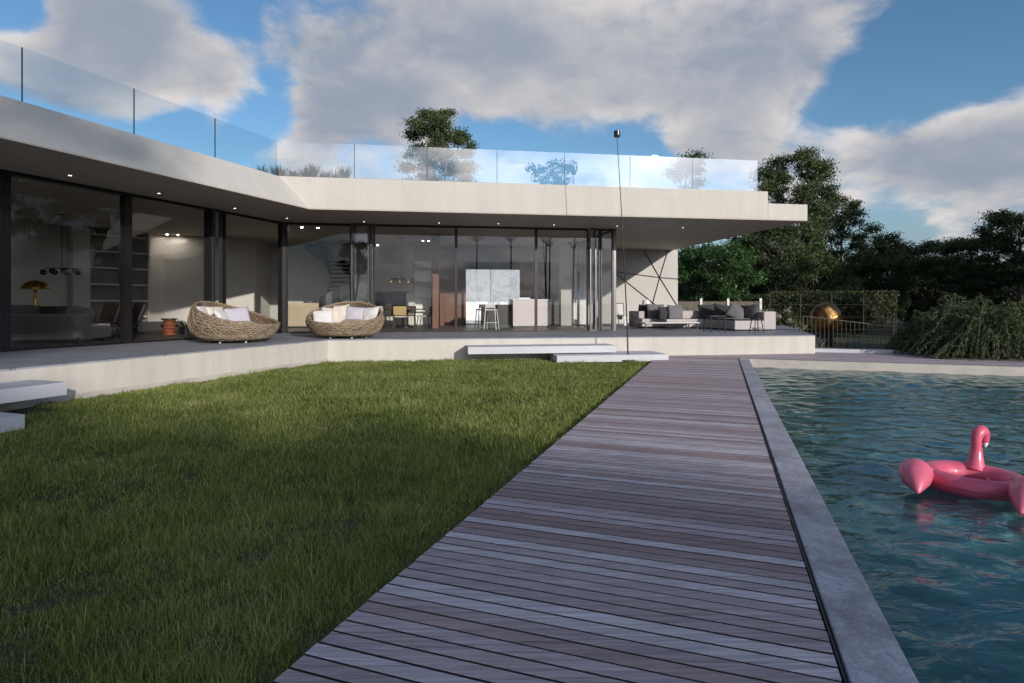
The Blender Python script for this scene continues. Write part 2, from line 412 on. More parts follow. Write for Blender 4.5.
def make_wicker():
    m, t, out = new_mat('woven_rattan')
    p = t.node('ShaderNodeBsdfPrincipled'); g = t.node('ShaderNodeNewGeometry')
    tc = t.node('ShaderNodeTexCoord').outputs['Object']
    col = t.ramp(g.outputs['Random Per Island'], [(0, (0.18, 0.13, 0.085)), (0.5, (0.27, 0.205, 0.138)), (1, (0.36, 0.29, 0.205))])
    t.put(p.inputs['Base Color'], t.vec('SCALE', col, t.maprange(t.noise(tc, 30, 4), 0.3, 0.7, 0.75, 1.2)))
    p.inputs['Roughness'].default_value = 0.65
    t.l.new(p.outputs[0], out.inputs[0]); return m
M['wicker'] = make_wicker()
M['wicker_dark'] = pm('rattan_shell', (0.13, 0.09, 0.058), 0.8, 0, 0.3, 30, 0.6, 120)
# ================================================================== camera, light, sky
cam = bpy.data.cameras.new('camera'); cam.sensor_width = 36.0; cam.lens = FPX/1024*36.0
cam.shift_y = -(341.5-HY)/1024.0; cam.clip_end = 5000.0; cam.clip_start = 0.05
co = bpy.data.objects.new('camera', cam); COL.objects.link(co)
co.location = (0, 0, CAMZ); co.rotation_euler = (PI/2, 0, 0); scene.camera = co

sun = bpy.data.lights.new('sun', 'SUN'); sun.energy = 3.7; sun.angle = R(0.6); sun.color = (1.0, 0.92, 0.82)
so = bpy.data.objects.new('sun', sun); COL.objects.link(so)
sd = Vector((SUN_AZ[0]*math.cos(SUN_EL), SUN_AZ[1]*math.cos(SUN_EL), math.sin(SUN_EL))).normalized()
so.rotation_euler = sd.to_track_quat('Z', 'Y').to_euler(); so.location = (20, -30, 30)
sun.cycles.is_caustics_light = True

def pix_dir(px, py):
    return Vector(((px-CX)/FPX, 1.0, -(py-HY)/FPX)).normalized()

world = bpy.data.worlds.new('World'); scene.world = world; world.use_nodes = True
t = NT(world.node_tree); t.n.clear()
wout = t.node('ShaderNodeOutputWorld'); bg = t.node('ShaderNodeBackground')
sky = t.node('ShaderNodeTexSky'); sky.sky_type = 'NISHITA'; sky.sun_disc = False
sky.sun_elevation = SUN_EL; sky.sun_rotation = math.atan2(sd.x, sd.y)
sky.altitude = 300; sky.air_density = 1.1; sky.dust_density = 0.15; sky.ozone_density = 3.0
dirv = t.vec('NORMALIZE', t.node('ShaderNodeTexCoord').outputs['Generated'])
sep = t.node('ShaderNodeSeparateXYZ'); t.l.new(dirv, sep.inputs[0])
up = t.math('MAXIMUM', sep.outputs[2], 0.0)
flat = t.vec('SCALE', dirv, t.math('DIVIDE', 1.0, t.math('ADD', up, 0.42)))
wq = t.node('ShaderNodeTexNoise'); t.put(wq.inputs['Vector'], flat); wq.inputs['Scale'].default_value = 3.2; wq.inputs['Detail'].default_value = 4
flat = t.vec('ADD', flat, t.vec('SCALE', t.vec('SUBTRACT', wq.outputs['Color'], (0.5, 0.5, 0.5)), 0.16))
def cloud_noise(v):
    a = t.noise(v, 3.0, 12, 0.56, 0.0)
    b = t.noise(t.vec('ADD', v, (3.1, 7.7, 1.3)), 0.9, 3, 0.5)
    return t.math('ADD', t.math('MULTIPLY', a, 0.78), t.math('MULTIPLY', b, 0.22))
n0 = cloud_noise(flat)
n1 = cloud_noise(t.vec('ADD', flat, tuple(sd*0.03+Vector((0, 0, 0.075)))))
# where the cloud banks and the clear gaps stand in the sky (compass direction, width, weight)
BANKS = [(70, 30, 70, .30), (110, 30, 70, .34), (165, 40, 80, .40), (225, 75, 52, .40), (130, 80, 60, .30), (40, 75, 50, .22), (330, 118, 34, .26), (300, 160, 40, .22),
         (420, 30, 130, .28), (600, 50, 130, .30), (760, 30, 120, .32), (520, 120, 90, .18), (720, 110, 70, .22), (380, 90, 80, .22), (310, 130, 30, .24), (300, 60, 60, .16),
         (960, 150, 75, .34), (880, 165, 60, .30), (1040, 120, 60, .30), (990, 185, 55, .34), (920, 175, 50, .22), (790, 170, 70, .24), (560, 165, 40, .12)]
GAPS = [(20, 8, 36, -.30), (232, 8, 30, -.40), (275, 100, 40, -.46), (170, 128, 44, -.34), (250, 140, 40, -.22), (20, 130, 40, -.2),
        (985, 40, 62, -.42), (880, 95, 50, -.42), (930, 70, 54, -.42), (815, 125, 40, -.36), (648, 150, 34, -.42), (515, 155, 56, -.75), (590, 165, 42, -.55), (450, 95, 30, -.14), (30, 10, 40, -.25), (700, 165, 40, -.1), (880, 215, 40, -.26), (930, 225, 46, -.10), (440, 165, 30, -.15)]
dens = t.math('MULTIPLY_ADD', t.math('SUBTRACT', n0, 0.5), 2.5, 0.5)
for (x, y, r, w) in BANKS+GAPS:
    d = pix_dir(x, y); c = math.hypot(x-CX, y-HY); shrink = 1.0/(1.0+(c/FPX)**2)**0.75
    k = 2.0/((r/FPX*shrink)**2)
    dot = t.vec('DOT_PRODUCT', dirv, tuple(d), out=1)
    e = t.math('EXPONENT', t.math('MULTIPLY_ADD', dot, k, -k))
    dens = t.math('MULTIPLY_ADD', e, w, dens)
# the unseen half of the sky: broken cloud, brighter towards the sun
sdot = t.math('MAXIMUM', t.vec('DOT_PRODUCT', dirv, tuple(sd), out=1), 0.0)
for (x, y, z, r, w) in [(0.0, -1, .22, .20, .30), (.28, -1, .20, .16, .34), (.60, -.85, .25, .20, .42), (.75, -.75, .20, .18, .36), (-.35, -1, .26, .20, .26), (1, -.3, .3, .25, .25), (.2, -.9, .7, .3, .25)]:
    d = Vector((x, y, z)).normalized(); k = 2.0/(r*r)
    e = t.math('EXPONENT', t.math('MULTIPLY_ADD', t.vec('DOT_PRODUCT', dirv, tuple(d), out=1), k, -k)); dens = t.math('MULTIPLY_ADD', e, w, dens)
cover = t.maprange(dens, 0.50, 0.84, 0.0, 1.0, True)
thick = t.maprange(dens, 0.70, 1.25)
side = t.maprange(t.math('SUBTRACT', n0, n1), -0.10, 0.10)
lit = t.math('MULTIPLY', t.math('ADD', t.math('MULTIPLY', side, 0.75), 0.25), t.math('SUBTRACT', 1.0, t.math('MULTIPLY', thick, 0.64)))
ccol = t.ramp(lit, [(0.0, (1.95, 2.3, 3.0)), (0.3, (2.5, 2.8, 3.4)), (0.6, (3.9, 3.9, 4.1)), (1.0, (6.0, 5.6, 5.4))])
glow = t.math('ADD', 1.0, t.math('MULTIPLY', t.math('POWER', sdot, 9.0), 5.0))
ccol = t.vec('SCALE', ccol, glow)
hs = t.node('ShaderNodeHueSaturation'); hs.inputs['Saturation'].default_value = 1.10; t.l.new(sky.outputs[0], hs.inputs['Color'])
haze_w = t.maprange(sep.outputs[2], 0.22, 0.0, 0.0, 0.85, True)
hazec = t.vec('SCALE', (1.75, 2.15, 2.85), t.math('ADD', 1.0, t.math('MULTIPLY', t.math('POWER', sdot, 3.0), 1.1)))
blue = t.mix(haze_w, hs.outputs[0], hazec)
skyc = t.mix(cover, blue, ccol)
low = t.maprange(sep.outputs[2], -0.02, 0.01)
skyc = t.mix(low, (0.5, 0.55, 0.6, 1), skyc)
t.l.new(skyc, bg.inputs[0]); bg.inputs[1].default_value = 0.135
t.l.new(bg.outputs[0], wout.inputs[0])
world.cycles.sampling_method = 'MANUAL'; world.cycles.sample_map_resolution = 1024

vs = scene.view_settings
vs.view_transform = 'Standard'; vs.look = 'None'; vs.exposure = 0.0; vs.gamma = 1.0
try: vs.use_curve_mapping = False
except Exception: pass
cy = scene.cycles
cy.max_bounces = 12; cy.transparent_max_bounces = 40; cy.transmission_bounces = 8; cy.glossy_bounces = 4; cy.diffuse_bounces = 4
cy.caustics_refractive = True; cy.caustics_reflective = False; cy.blur_glossy = 0.4; cy.sample_clamp_indirect = 6.0
try:
    cy.use_denoising = True; cy.denoiser = 'OPENIMAGEDENOISE'
except Exception: pass

# ================================================================== ground, deck, pool
S_FAR, T_IN, T_OUT, S_NEAR = 16.89, 0.736, 10.2, -7.0
T_COP = 0.486                       # coping outer edge
DECK_L, DECK_R = -1.676, 0.458
RD = xform((0, 0, 0), AD)

def make_ground():
    m, t, out = new_mat('ground_turf')
    p = t.node('ShaderNodeBsdfPrincipled'); tc = t.node('ShaderNodeTexCoord').outputs['Object']
    n = t.noise(tc, 1.2, 6, 0.65); n2 = t.noise(tc, 30, 4, 0.7)
    c = t.ramp(n, [(0.3, (0.028, 0.032, 0.014)), (0.55, (0.045, 0.055, 0.022)), (0.75, (0.05, 0.045, 0.025))])
    t.put(p.inputs['Base Color'], t.vec('SCALE', c, t.maprange(n2, 0.3, 0.7, 0.7, 1.3))); p.inputs['Roughness'].default_value = 0.95
    b = t.node('ShaderNodeBump'); b.inputs['Strength'].default_value = 0.6; b.inputs['Distance'].default_value = 0.02
    t.put(b.inputs['Height'], n2); t.put(p.inputs['Normal'], b.outputs[0])
    t.l.new(p.outputs[0], out.inputs[0])
    g = MB(RD); E = 900.0
    x0, x1, y0, y1 = T_IN-0.1, T_OUT+0.1, S_NEAR-0.1, S_FAR+0.1
    z = -0.065
    g.add([(-E,-E,z),(x0,-E,z),(x1,-E,z),(E,-E,z),(-E,y0,z),(x0,y0,z),(x1,y0,z),(E,y0,z),(-E,y1,z),(x0,y1,z),(x1,y1,z),(E,y1,z),(-E,E,z),(x0,E,z),(x1,E,z),(E,E,z)],
          [(0,1,5,4),(1,2,6,5),(2,3,7,6),(4,5,9,8),(6,7,11,10),(8,9,13,12),(9,10,14,13),(10,11,15,14)])
    struct(g.build('ground', m))
make_ground()

def make_deck():
    g = MB(RD)
    pitch, gap = 0.0957, 0.0135
    s = -6.0
    while s < 20.6:
        long_ = s > S_FAR+0.19
        if long_ or s < S_FAR+0.2:
            x1 = T_OUT+4.0 if long_ else DECK_R
            dz = random.uniform(-0.0012, 0.0012); e = random.uniform(-0.006, 0.004)
            y0, y1 = s+gap/2, s+pitch-gap/2; c = 0.0014
            prof = [(y0, -0.028), (y1, -0.028), (y1, -c), (y1-c, 0), (y0+c, 0), (y0, -c)]
            vs = [(DECK_L+e, y, z+dz) for y, z in prof]+[(x1+e*0.3, y, z+dz) for y, z in prof]
            n = 6
            g.add(vs, [tuple(range(n)), tuple(range(n, 2*n))[::-1]]+[(i, n+i, n+(i+1) % n, (i+1) % n) for i in range(n)])
        s += pitch
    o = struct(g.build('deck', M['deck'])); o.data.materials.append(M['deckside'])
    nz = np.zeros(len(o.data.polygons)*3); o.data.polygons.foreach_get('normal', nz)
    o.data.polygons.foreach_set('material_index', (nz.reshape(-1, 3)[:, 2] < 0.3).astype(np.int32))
    b = MB(RD)
    for x in np.linspace(DECK_L+0.06, DECK_R-0.05, 5): b.box(x-0.03, x+0.03, -6, 20.5, -0.064, -0.0295)
    b.box(DECK_L+0.04, DECK_R, -6, 20.6, -0.0645, -0.060)
    struct(b.build('deck_joists', M['joist']))
    st = MB(RD)      # thin metal channel strip between boards and coping
    st.box(DECK_R+0.008, DECK_R+0.018, -6, S_FAR+0.1, -0.06, -0.001)
    struct(st.build('deck_drain_channel', M['darkmetal']))
make_deck()

def make_pool():
    m, t, out = new_mat('pool_mosaic')
    p = t.node('ShaderNodeBsdfPrincipled'); tc = t.node('ShaderNodeTexCoord').outputs['Object']
    n = t.noise(t.mapping(tc, (1, 1, 1)), 1.1, 5, 0.6)
    vo = t.node('ShaderNodeTexVoronoi'); vo.inputs['Scale'].default_value = 26; t.put(vo.inputs['Vector'], tc)
    c = t.ramp(n, [(0.3, (0.042, 0.155, 0.16)), (0.55, (0.065, 0.21, 0.205)), (0.75, (0.095, 0.27, 0.245))])
    c = t.mix(0.18, c, vo.outputs['Color'], 'MULTIPLY')
    t.put(p.inputs['Base Color'], c); p.inputs['Roughness'].default_value = 0.6
    t.l.new(p.outputs[0], out.inputs[0])
    g = MB(RD); zb = -0.55
    x0, x1, y0, y1 = T_IN, T_OUT, S_NEAR, S_FAR
    zt = -0.29
    g.add([(x0,y0,zb),(x1,y0,zb),(x1,y1,zb),(x0,y1,zb),(x0,y0,zt),(x1,y0,zt),(x1,y1,zt),(x0,y1,zt)],
          [(0,1,2,3),(0,4,5,1),(1,5,6,2),(2,6,7,3),(3,7,4,0)])
    o = struct(g.build('pool_basin', m)); o.cycles.is_caustics_receiver = True
    # near coping along the deck, with a soft worn edge
    k = MB(RD); k.box(T_COP, T_IN+0.002, S_NEAR-0.25, S_FAR-0.004, -0.30, 0.012)
    struct(k.build('pool_coping', M['coping'], bevel=0.007, seg=2))
    k = MB(RD); k.box(T_COP, T_OUT+0.3, S_FAR-0.002, S_FAR+0.19, -0.30, 0.014); k.box(T_OUT+0.003, T_OUT+0.3, S_NEAR, S_FAR-0.003, -0.26, 0.014); k.box(T_IN, T_OUT, S_NEAR-0.3, S_NEAR-0.003, -0.26, 0.014)
    struct(k.build('pool_far_edge', M['farstone'], bevel=0.008, seg=2))
    # water: real ripples
    wm, t, out = new_mat('pool_water')
    gl = t.node('ShaderNodeBsdfGlass'); gl.inputs['IOR'].default_value = 1.33; gl.inputs['Roughness'].default_value = 0.0; gl.inputs[0].default_value = (0.90, 0.97, 0.98, 1)
    tcw = t.node('ShaderNodeTexCoord').outputs['Object']; bw = t.node('ShaderNodeBump'); bw.inputs['Strength'].default_value = 1.0; bw.inputs['Distance'].default_value = 0.02
    t.put(bw.inputs['Height'], t.noise(t.mapping(tcw, (1, 1.7, 1), (0, 0, AD)), 3.6, 3, 0.5, 0.5)); t.l.new(bw.outputs[0], gl.inputs['Normal'])
    t.l.new(gl.outputs[0], out.inputs[0])
    d = 0.03
    nx, ny = int((T_OUT-T_IN)/d), int((S_FAR-S_NEAR-3.0)/d)
    xs = np.linspace(T_IN+0.001, T_OUT-0.001, nx); ys = np.linspace(S_NEAR+3.0, S_FAR-0.001, ny)
    X, Y = np.meshgrid(xs, ys)
    Z = np.full_like(X, -0.20)
    rg = np.random.default_rng(3)
    for i in range(60):
        lam = 0.28*(0.64/0.28)**rg.random(); a = rg.uniform(0, 2*PI); k = 2*PI/lam
        amp = 0.0020*lam
        ph = rg.random()*2*PI
        wx = X+0.12*np.sin(Y*1.3+i)+0.05*np.sin(Y*3.1+2*i); wy = Y+0.12*np.sin(X*1.1+2*i)+0.05*np.cos(X*2.7+i)
        Z += amp*np.sin(k*(np.cos(a)*wx+np.sin(a)*wy)+ph)
    ca, sa = math.cos(AD), math.sin(AD)
    V = np.stack([X*ca-Y*sa, X*sa+Y*ca, Z], -1).reshape(-1, 3)
    ii, jj = np.meshgrid(np.arange(nx-1), np.arange(ny-1)); b0 = (jj*nx+ii).ravel()
    Fq = np.stack([b0, b0+1, b0+1+nx, b0+nx], -1)
    w = np_mesh('pool_water', V, Fq, wm, None, True); struct(w); w.cycles.is_caustics_caster = True
make_pool()

# ================================================================== terrace and steps
def make_terrace():
    c = F(14.26, 0); e = c[:2]+D1*13.5
    poly = [tuple(L(-16, 0)[:2]), tuple(T[:2]), tuple(c[:2]), tuple(e), tuple(F(-8, 13.0)[:2]), tuple(L(0, 12.5)[:2]), tuple(L(-16, 12.5)[:2])]
    body = MB().prism(poly, -0.1, ZT-0.03)
    struct(body.build('terrace_wall', M['plaster_terrace']))
    top = MB().prism(poly, ZT-0.03, ZT)
    struct(top.build('terrace', M['terrace']))
    # shallow plinth course at the foot of the left front
    pl = MB(xform(T, AL)); pl.box(-16, -0.02, -0.018, -0.001, -0.06, 0.045)
    struct(pl.build('terrace_plinth', M['farstone']))
make_terrace()

def slab(name, label, xf, x0, x1, y0, y1, z0, z1):
    loc = xf @ Vector(((x0+x1)/2, (y0+y1)/2, z0)); rz = xf.to_euler().z
    g = MB(); g.box(-(x1-x0)/2, (x1-x0)/2, -(y1-y0)/2, (y1-y0)/2, 0, z1-z0)
    o = g.build(name, M['step'], None, bevel=0.006); o.location = loc; o.rotation_euler = (0, 0, rz)
    tag(o, label, 'step', 'pale stone steps up to the terrace'); return o
XF, XL = xform(T, AF), xform(T, AL)
slab('stone_step', 'long upper floating stone step against the white terrace face under the sliding doors', XF, 3.67, 7.70, -0.80, -0.003, 0.18, 0.37)
slab('stone_step', 'lower stone step lying beside the deck end at the foot of the lamp pole', XF, 5.95, 9.02, -1.25, -0.003, -0.03, 0.15)
slab('stone_step', 'upper stone step at the left edge of the lawn against the terrace', XL, -11.0, -7.08, -0.82, -0.003, 0.17, 0.36)
slab('stone_step', 'lowest stone step at the left edge, lying in the grass', XL, -11.6, -8.21, -1.82, -0.86, -0.03, 0.15)

# ================================================================== house
house = thing('villa', 'long white flat roofed villa with glass walls under a deep overhanging roof', 'house', (T[0], T[1], 0))
HX = Matrix.Identity(4)
HF = xform((0, 0, 0), AF); HL = xform((0, 0, 0), AL)
def rel(p, z): return (p[0]-T[0], p[1]-T[1], z)

B1 = cross(L(0, 1.05), D1, F(0, 1.0), D2); B1T = cross(L(0, 1.78), D1, F(0, 1.0), D2)
bot = [L(-15, 1.05), B1, F(13.35, 1.0), F(13.35, 15), F(-9.5, 15), L(-15, 13)]
topp = [L(-15, 1.78), B1T, F(13.35, 1.0), F(13.35, 15), F(-9.5, 15), L(-15, 13)]
roof = MB().prism([(p[0]-T[0], p[1]-T[1]) for p in bot], ZC+0.02, ZR, None, [(p[0]-T[0], p[1]-T[1]) for p in topp])
roof.box(13.352, 14.73, 1.0, 15, ZC+0.02, 4.70, HF)
roof_o = roof.build('roof', M['plaster'], house, bevel=0.012)
sf = MB().prism([(p[0]-T[0], p[1]-T[1]) for p in [L(-15, 1.055), cross(L(0, 1.055), D1, F(0, 1.005), D2), F(14.725, 1.005), F(14.725, 15), F(-9.5, 15), L(-15, 13)]], ZC, ZC+0.0195)
sf.build('soffit', M['soffit'], house)
# walls
VB, GF, GL_ = 11.1, 3.91, 3.65
w = MB(HF).box(-9.4, 14.95, VB, VB+0.25, ZT+0.003, ZC-0.003); w.build('back_wall', M['panelwall'], house)
pA, pB, pC = np.array([-15.6, 19.6]), np.array([-13.46, 22.5]), np.array([-10.4, 23.6])
def wall_seg(name, a, b, th, z0, z1, mat, side=1):
    a = np.array(a[:2]); b = np.array(b[:2]); d = (b-a)/np.linalg.norm(b-a); n = np.array([-d[1], d[0]])*th*side
    q = [a-T[:2], b-T[:2], b+n-T[:2], a+n-T[:2]]
    return MB().prism([tuple(x) for x in q], z0, z1).build(name, mat, house)
wall_seg('living_wall', pA, pB, 0.2, ZT+0.003, ZC-0.003, M['inwall'])
wall_seg('living_wall', pB, pC, 0.2, ZT+0.003, ZC-0.003, M['inwall'])
wall_seg('living_wall', pC, pC+B2*2.2, 0.2, ZT+0.003, ZC-0.003, M['inwall'])
wall_seg('living_wall', L(-15, 11.2), pA, 0.2, ZT+0.003, ZC-0.003, M['inwall'])
wall_seg('end_wall', L(-14.8, 1.2), L(-14.8, 11.3), 0.2, ZT+0.003, ZC-0.003, M['plaster'])
w = MB(HF).box(uF(286, 10.5), uF(370, 10.5), 10.5, 10.62, ZT+0.003, ZC-0.003); w.build('stair_wall', M['stairwall'], house)
wall_seg('rear_wall', pC-D2*0.3+B2*1.9, F(-9.6, 13.5), 0.2, ZT+0.003, ZC-0.003, M['inwall'])
uE = uF(614, GF)                                        # right end of the glazing
uB = uF(682, VB)
w = MB(HF).box(uE-1.9, uE-0.04, VB-0.3, VB-0.005, ZT+0.003, ZC-0.003); w.build('wall_pier', M['inwall'], house)
# interior floor, a sheet just above the terrace paving
GC = cross(L(0, GL_), D1, F(0, GF), D2)
fl = MB(HF)
gu, gv = toF(GC)
for i in range(46):
    y = GF+0.05+i*0.16
    if y+0.156 < VB: fl.box(gu, uE-0.02, y, y+0.156, ZT+0.004, ZT+0.009)
fl2 = MB(HL)
for i in range(58):
    y = GL_+0.05+i*0.16
    if y < 11.5: fl.box(-14.8, 4.5 if y > GL_+1.5 else 3.0, y, y+0.156, ZT+0.004, ZT+0.0088, HF.inverted() @ HL)
fl.build('floor', M['infloor'], house)

# glazing: each bay a window with its frame and its pane
def bay_frame(xf, a, b, y, z0, z1, fw, fd, left=True, right=True):
    g = MB(xf)
    g.box(a, b, y-fd/2, y+fd/2, z1-0.07, z1); g.box(a, b, y-fd/2, y+fd/2, z0, z0+0.035)
    if left: g.box(a, a+fw, y-fd/2+0.001, y+fd/2-0.001, z0+0.035, z1-0.07)
    if right: g.box(b-fw, b, y-fd/2+0.001, y+fd/2-0.001, z0+0.035, z1-0.07)
    return g
def bay(xf, a, b, y, fw=0.05, fd=0.09, mat='darkmetal', name='window', z0=ZT+0.001, z1=ZC-0.002):
    f = bay_frame(xf, a, b, y, z0, z1, fw, fd).build(name, M[mat], house, bevel=0.004)
    MB(xf).box(a+fw*0.6, b-fw*0.6, y-0.012, y+0.012, z0+0.03, z1-0.06).build('pane', M['glass'], f)
    return f
xg = [-14.6, -11.6, xL(3, GL_), xL(126, GL_), xL(209, GL_)]
xc = float((GC-T[:2])@D1)
for a, b in zip(xg[:-1], xg[1:]): bay(HL, a+0.001, b-0.001, GL_, 0.085, 0.2)
x5 = xL(219, GL_)
bay(HL, xg[-1]+0.001, x5, GL_-0.10, 0.07, 0.07, 'greymetal', 'sliding_door')
bay(HL, xg[-1]+0.12, x5+0.12, GL_+0.0, 0.07, 0.07, 'darkmetal', 'sliding_door')
bay(HL, x5+0.13, xc-0.10, GL_, 0.07, 0.12)
post = MB().box(-0.1, 0.1, -0.1, 0.1, ZT+0.001, ZC-0.002, xform(rel(GC, 0), (AL+AF)/2)); post.build('corner_post', M['darkmetal'], house, bevel=0.006)
us = [gu+0.1, uF(351.5, GF), uF(369.5, GF), uF(456, GF), uF(536, GF), uF(588, GF), uE-0.04]
bay(HF, us[0], us[1]-0.001, GF, 0.05, 0.12)
for k, (dy, mt) in enumerate([(-0.16, 'greymetal'), (-0.05, 'darkmetal'), (0.06, 'greymetal')]):   # stacked leaves
    bay(HF, us[1]+0.001+0.05*k, us[2]+0.06*k, GF+dy, 0.05, 0.08, mt, 'sliding_door')
bay(HF, us[2]+0.14, us[3], GF, 0.045, 0.09); bay(HF, us[3]+0.001, us[4], GF, 0.045, 0.09)
bay(HF, us[4]+0.001, us[5], GF, 0.045, 0.09)
for k, (dy, mt) in enumerate([(-0.14, 'greymetal'), (-0.03, 'darkmetal')]):
    bay(HF, us[5]+0.02+0.16*k, us[5]+0.26+0.16*k, GF+dy, 0.05, 0.08, mt, 'sliding_door')
bay(HF, us[5]+0.45, us[6], GF, 0.05, 0.1)
ep = MB(HF).box(uE-0.038, uE+0.06, GF-0.06, GF+0.06, ZT+0.001, ZC-0.002); ep.build('corner_post', M['greymetal'], house, bevel=0.004)
HE = HF @ Matrix.Translation((uE, 0, 0)) @ Matrix.Rotation(PI/2, 4, 'Z')       # return glazing along the end, local x runs back
for a, b in [(GF+0.07, GF+2.45), (GF+2.451, GF+4.8), (GF+4.801, VB-0.01)]: bay(HE, a, b, 0.0, 0.05, 0.09)

# soffit and ceiling downlights
def downlight(p, z, r=0.055, bulb='spot'):
    o = MB(xform(rel(p, z))).lathe([(r*0.72, -0.001), (r, -0.002), (r, -0.012), (r*0.72, -0.014)], 20, closed=True).build('downlight', M['greymetal'], house, smooth=40)
    MB(xform(rel(p, z))).lathe([(0.0, -0.006), (r*0.72, -0.006)], 18).build('bulb', M[bulb], o)
for px, py in [(70, 175), (159, 193), (235, 208), (287, 218), (364, 221.3), (439, 222.6), (498.5, 223.6), (554, 224.7), (617, 225.7), (683, 227.3)]:
    downlight(at(px, py, ZC), ZC)
for px, py in [(302, 227.2), (318, 227.4), (370, 244.3), (378, 244.5), (423, 240.6), (428.5, 240.8), (167, 234.2), (178, 234.6)]:
    downlight(at(px, py, ZC), ZC, 0.075, 'spot_in')

# thin dark strings across the panel wall, meeting in knots
ropes = [((613, 272), (714, 284)), ((613, 272), (662, 312)), ((643, 250), (680, 309)), ((668, 250), (652, 308)), ((660, 278), (682, 280))]
def wallpt(px, py):
    u = uF(px, VB-0.03); p = F(u, VB-0.03); return rel(p, CAMZ-(py-HY)/FPX*p[1])
kn = {}
lines = [[(613.5, 271.5), (659.7, 277.5), (682, 279.3)], [(613.5, 271.5), (655, 304.5), (662, 310)], [(644, 250.5), (659.7, 277.5), (681, 312)], [(668, 250.5), (659.7, 277.5), (652, 306)]]
for ln in lines:
    MB().tube([wallpt(*q) for q in ln], 0.018, 6).build('wall_rod', M['darkmetal'], house)

# ================================================================== roof terrace railing
def railing():
    root = thing('glass_railing', 'frameless glass railing with thin dark joints along the roof edge', 'railing', (T[0], T[1], ZR))
    H = 1.0
    def run(xf, xs, y):
        for a, b in zip(xs[:-1], xs[1:]):
            p = MB(xf).box(a+0.008, b-0.008, y-0.01, y+0.01, 0.006, H).build('glass_pane', M['railglass'], root)
        for x in xs[1:-1]:
            MB(xf).box(x-0.0065, x+0.0065, y-0.012, y+0.012, 0.003, H-0.002).build('joint', M['darkmetal'], root)
        MB(xf).box(xs[0], xs[-1], y-0.03, y+0.03, 0.001, 0.02).build('base_channel', M['greymetal'], root)
    yl, vf = 1.90, 1.12
    c = cross(L(0, yl), D1, F(0, vf), D2); xc_ = float((c-T[:2])@D1); uc_ = toF(c)[0]
    run(xform((0, 0, 0), AL), [-14.5, -11.5]+[xL(p, yl) for p in (22, 134, 215)]+[xc_], yl)
    fs = [uc_+0.02]+[uF(p, vf) for p in (354.5, 427, 497, 564.5, 630, 692.6)]+[uF(757.5, vf)]
    run(xform((0, 0, 0), AF), fs, vf)
    return root
railing()
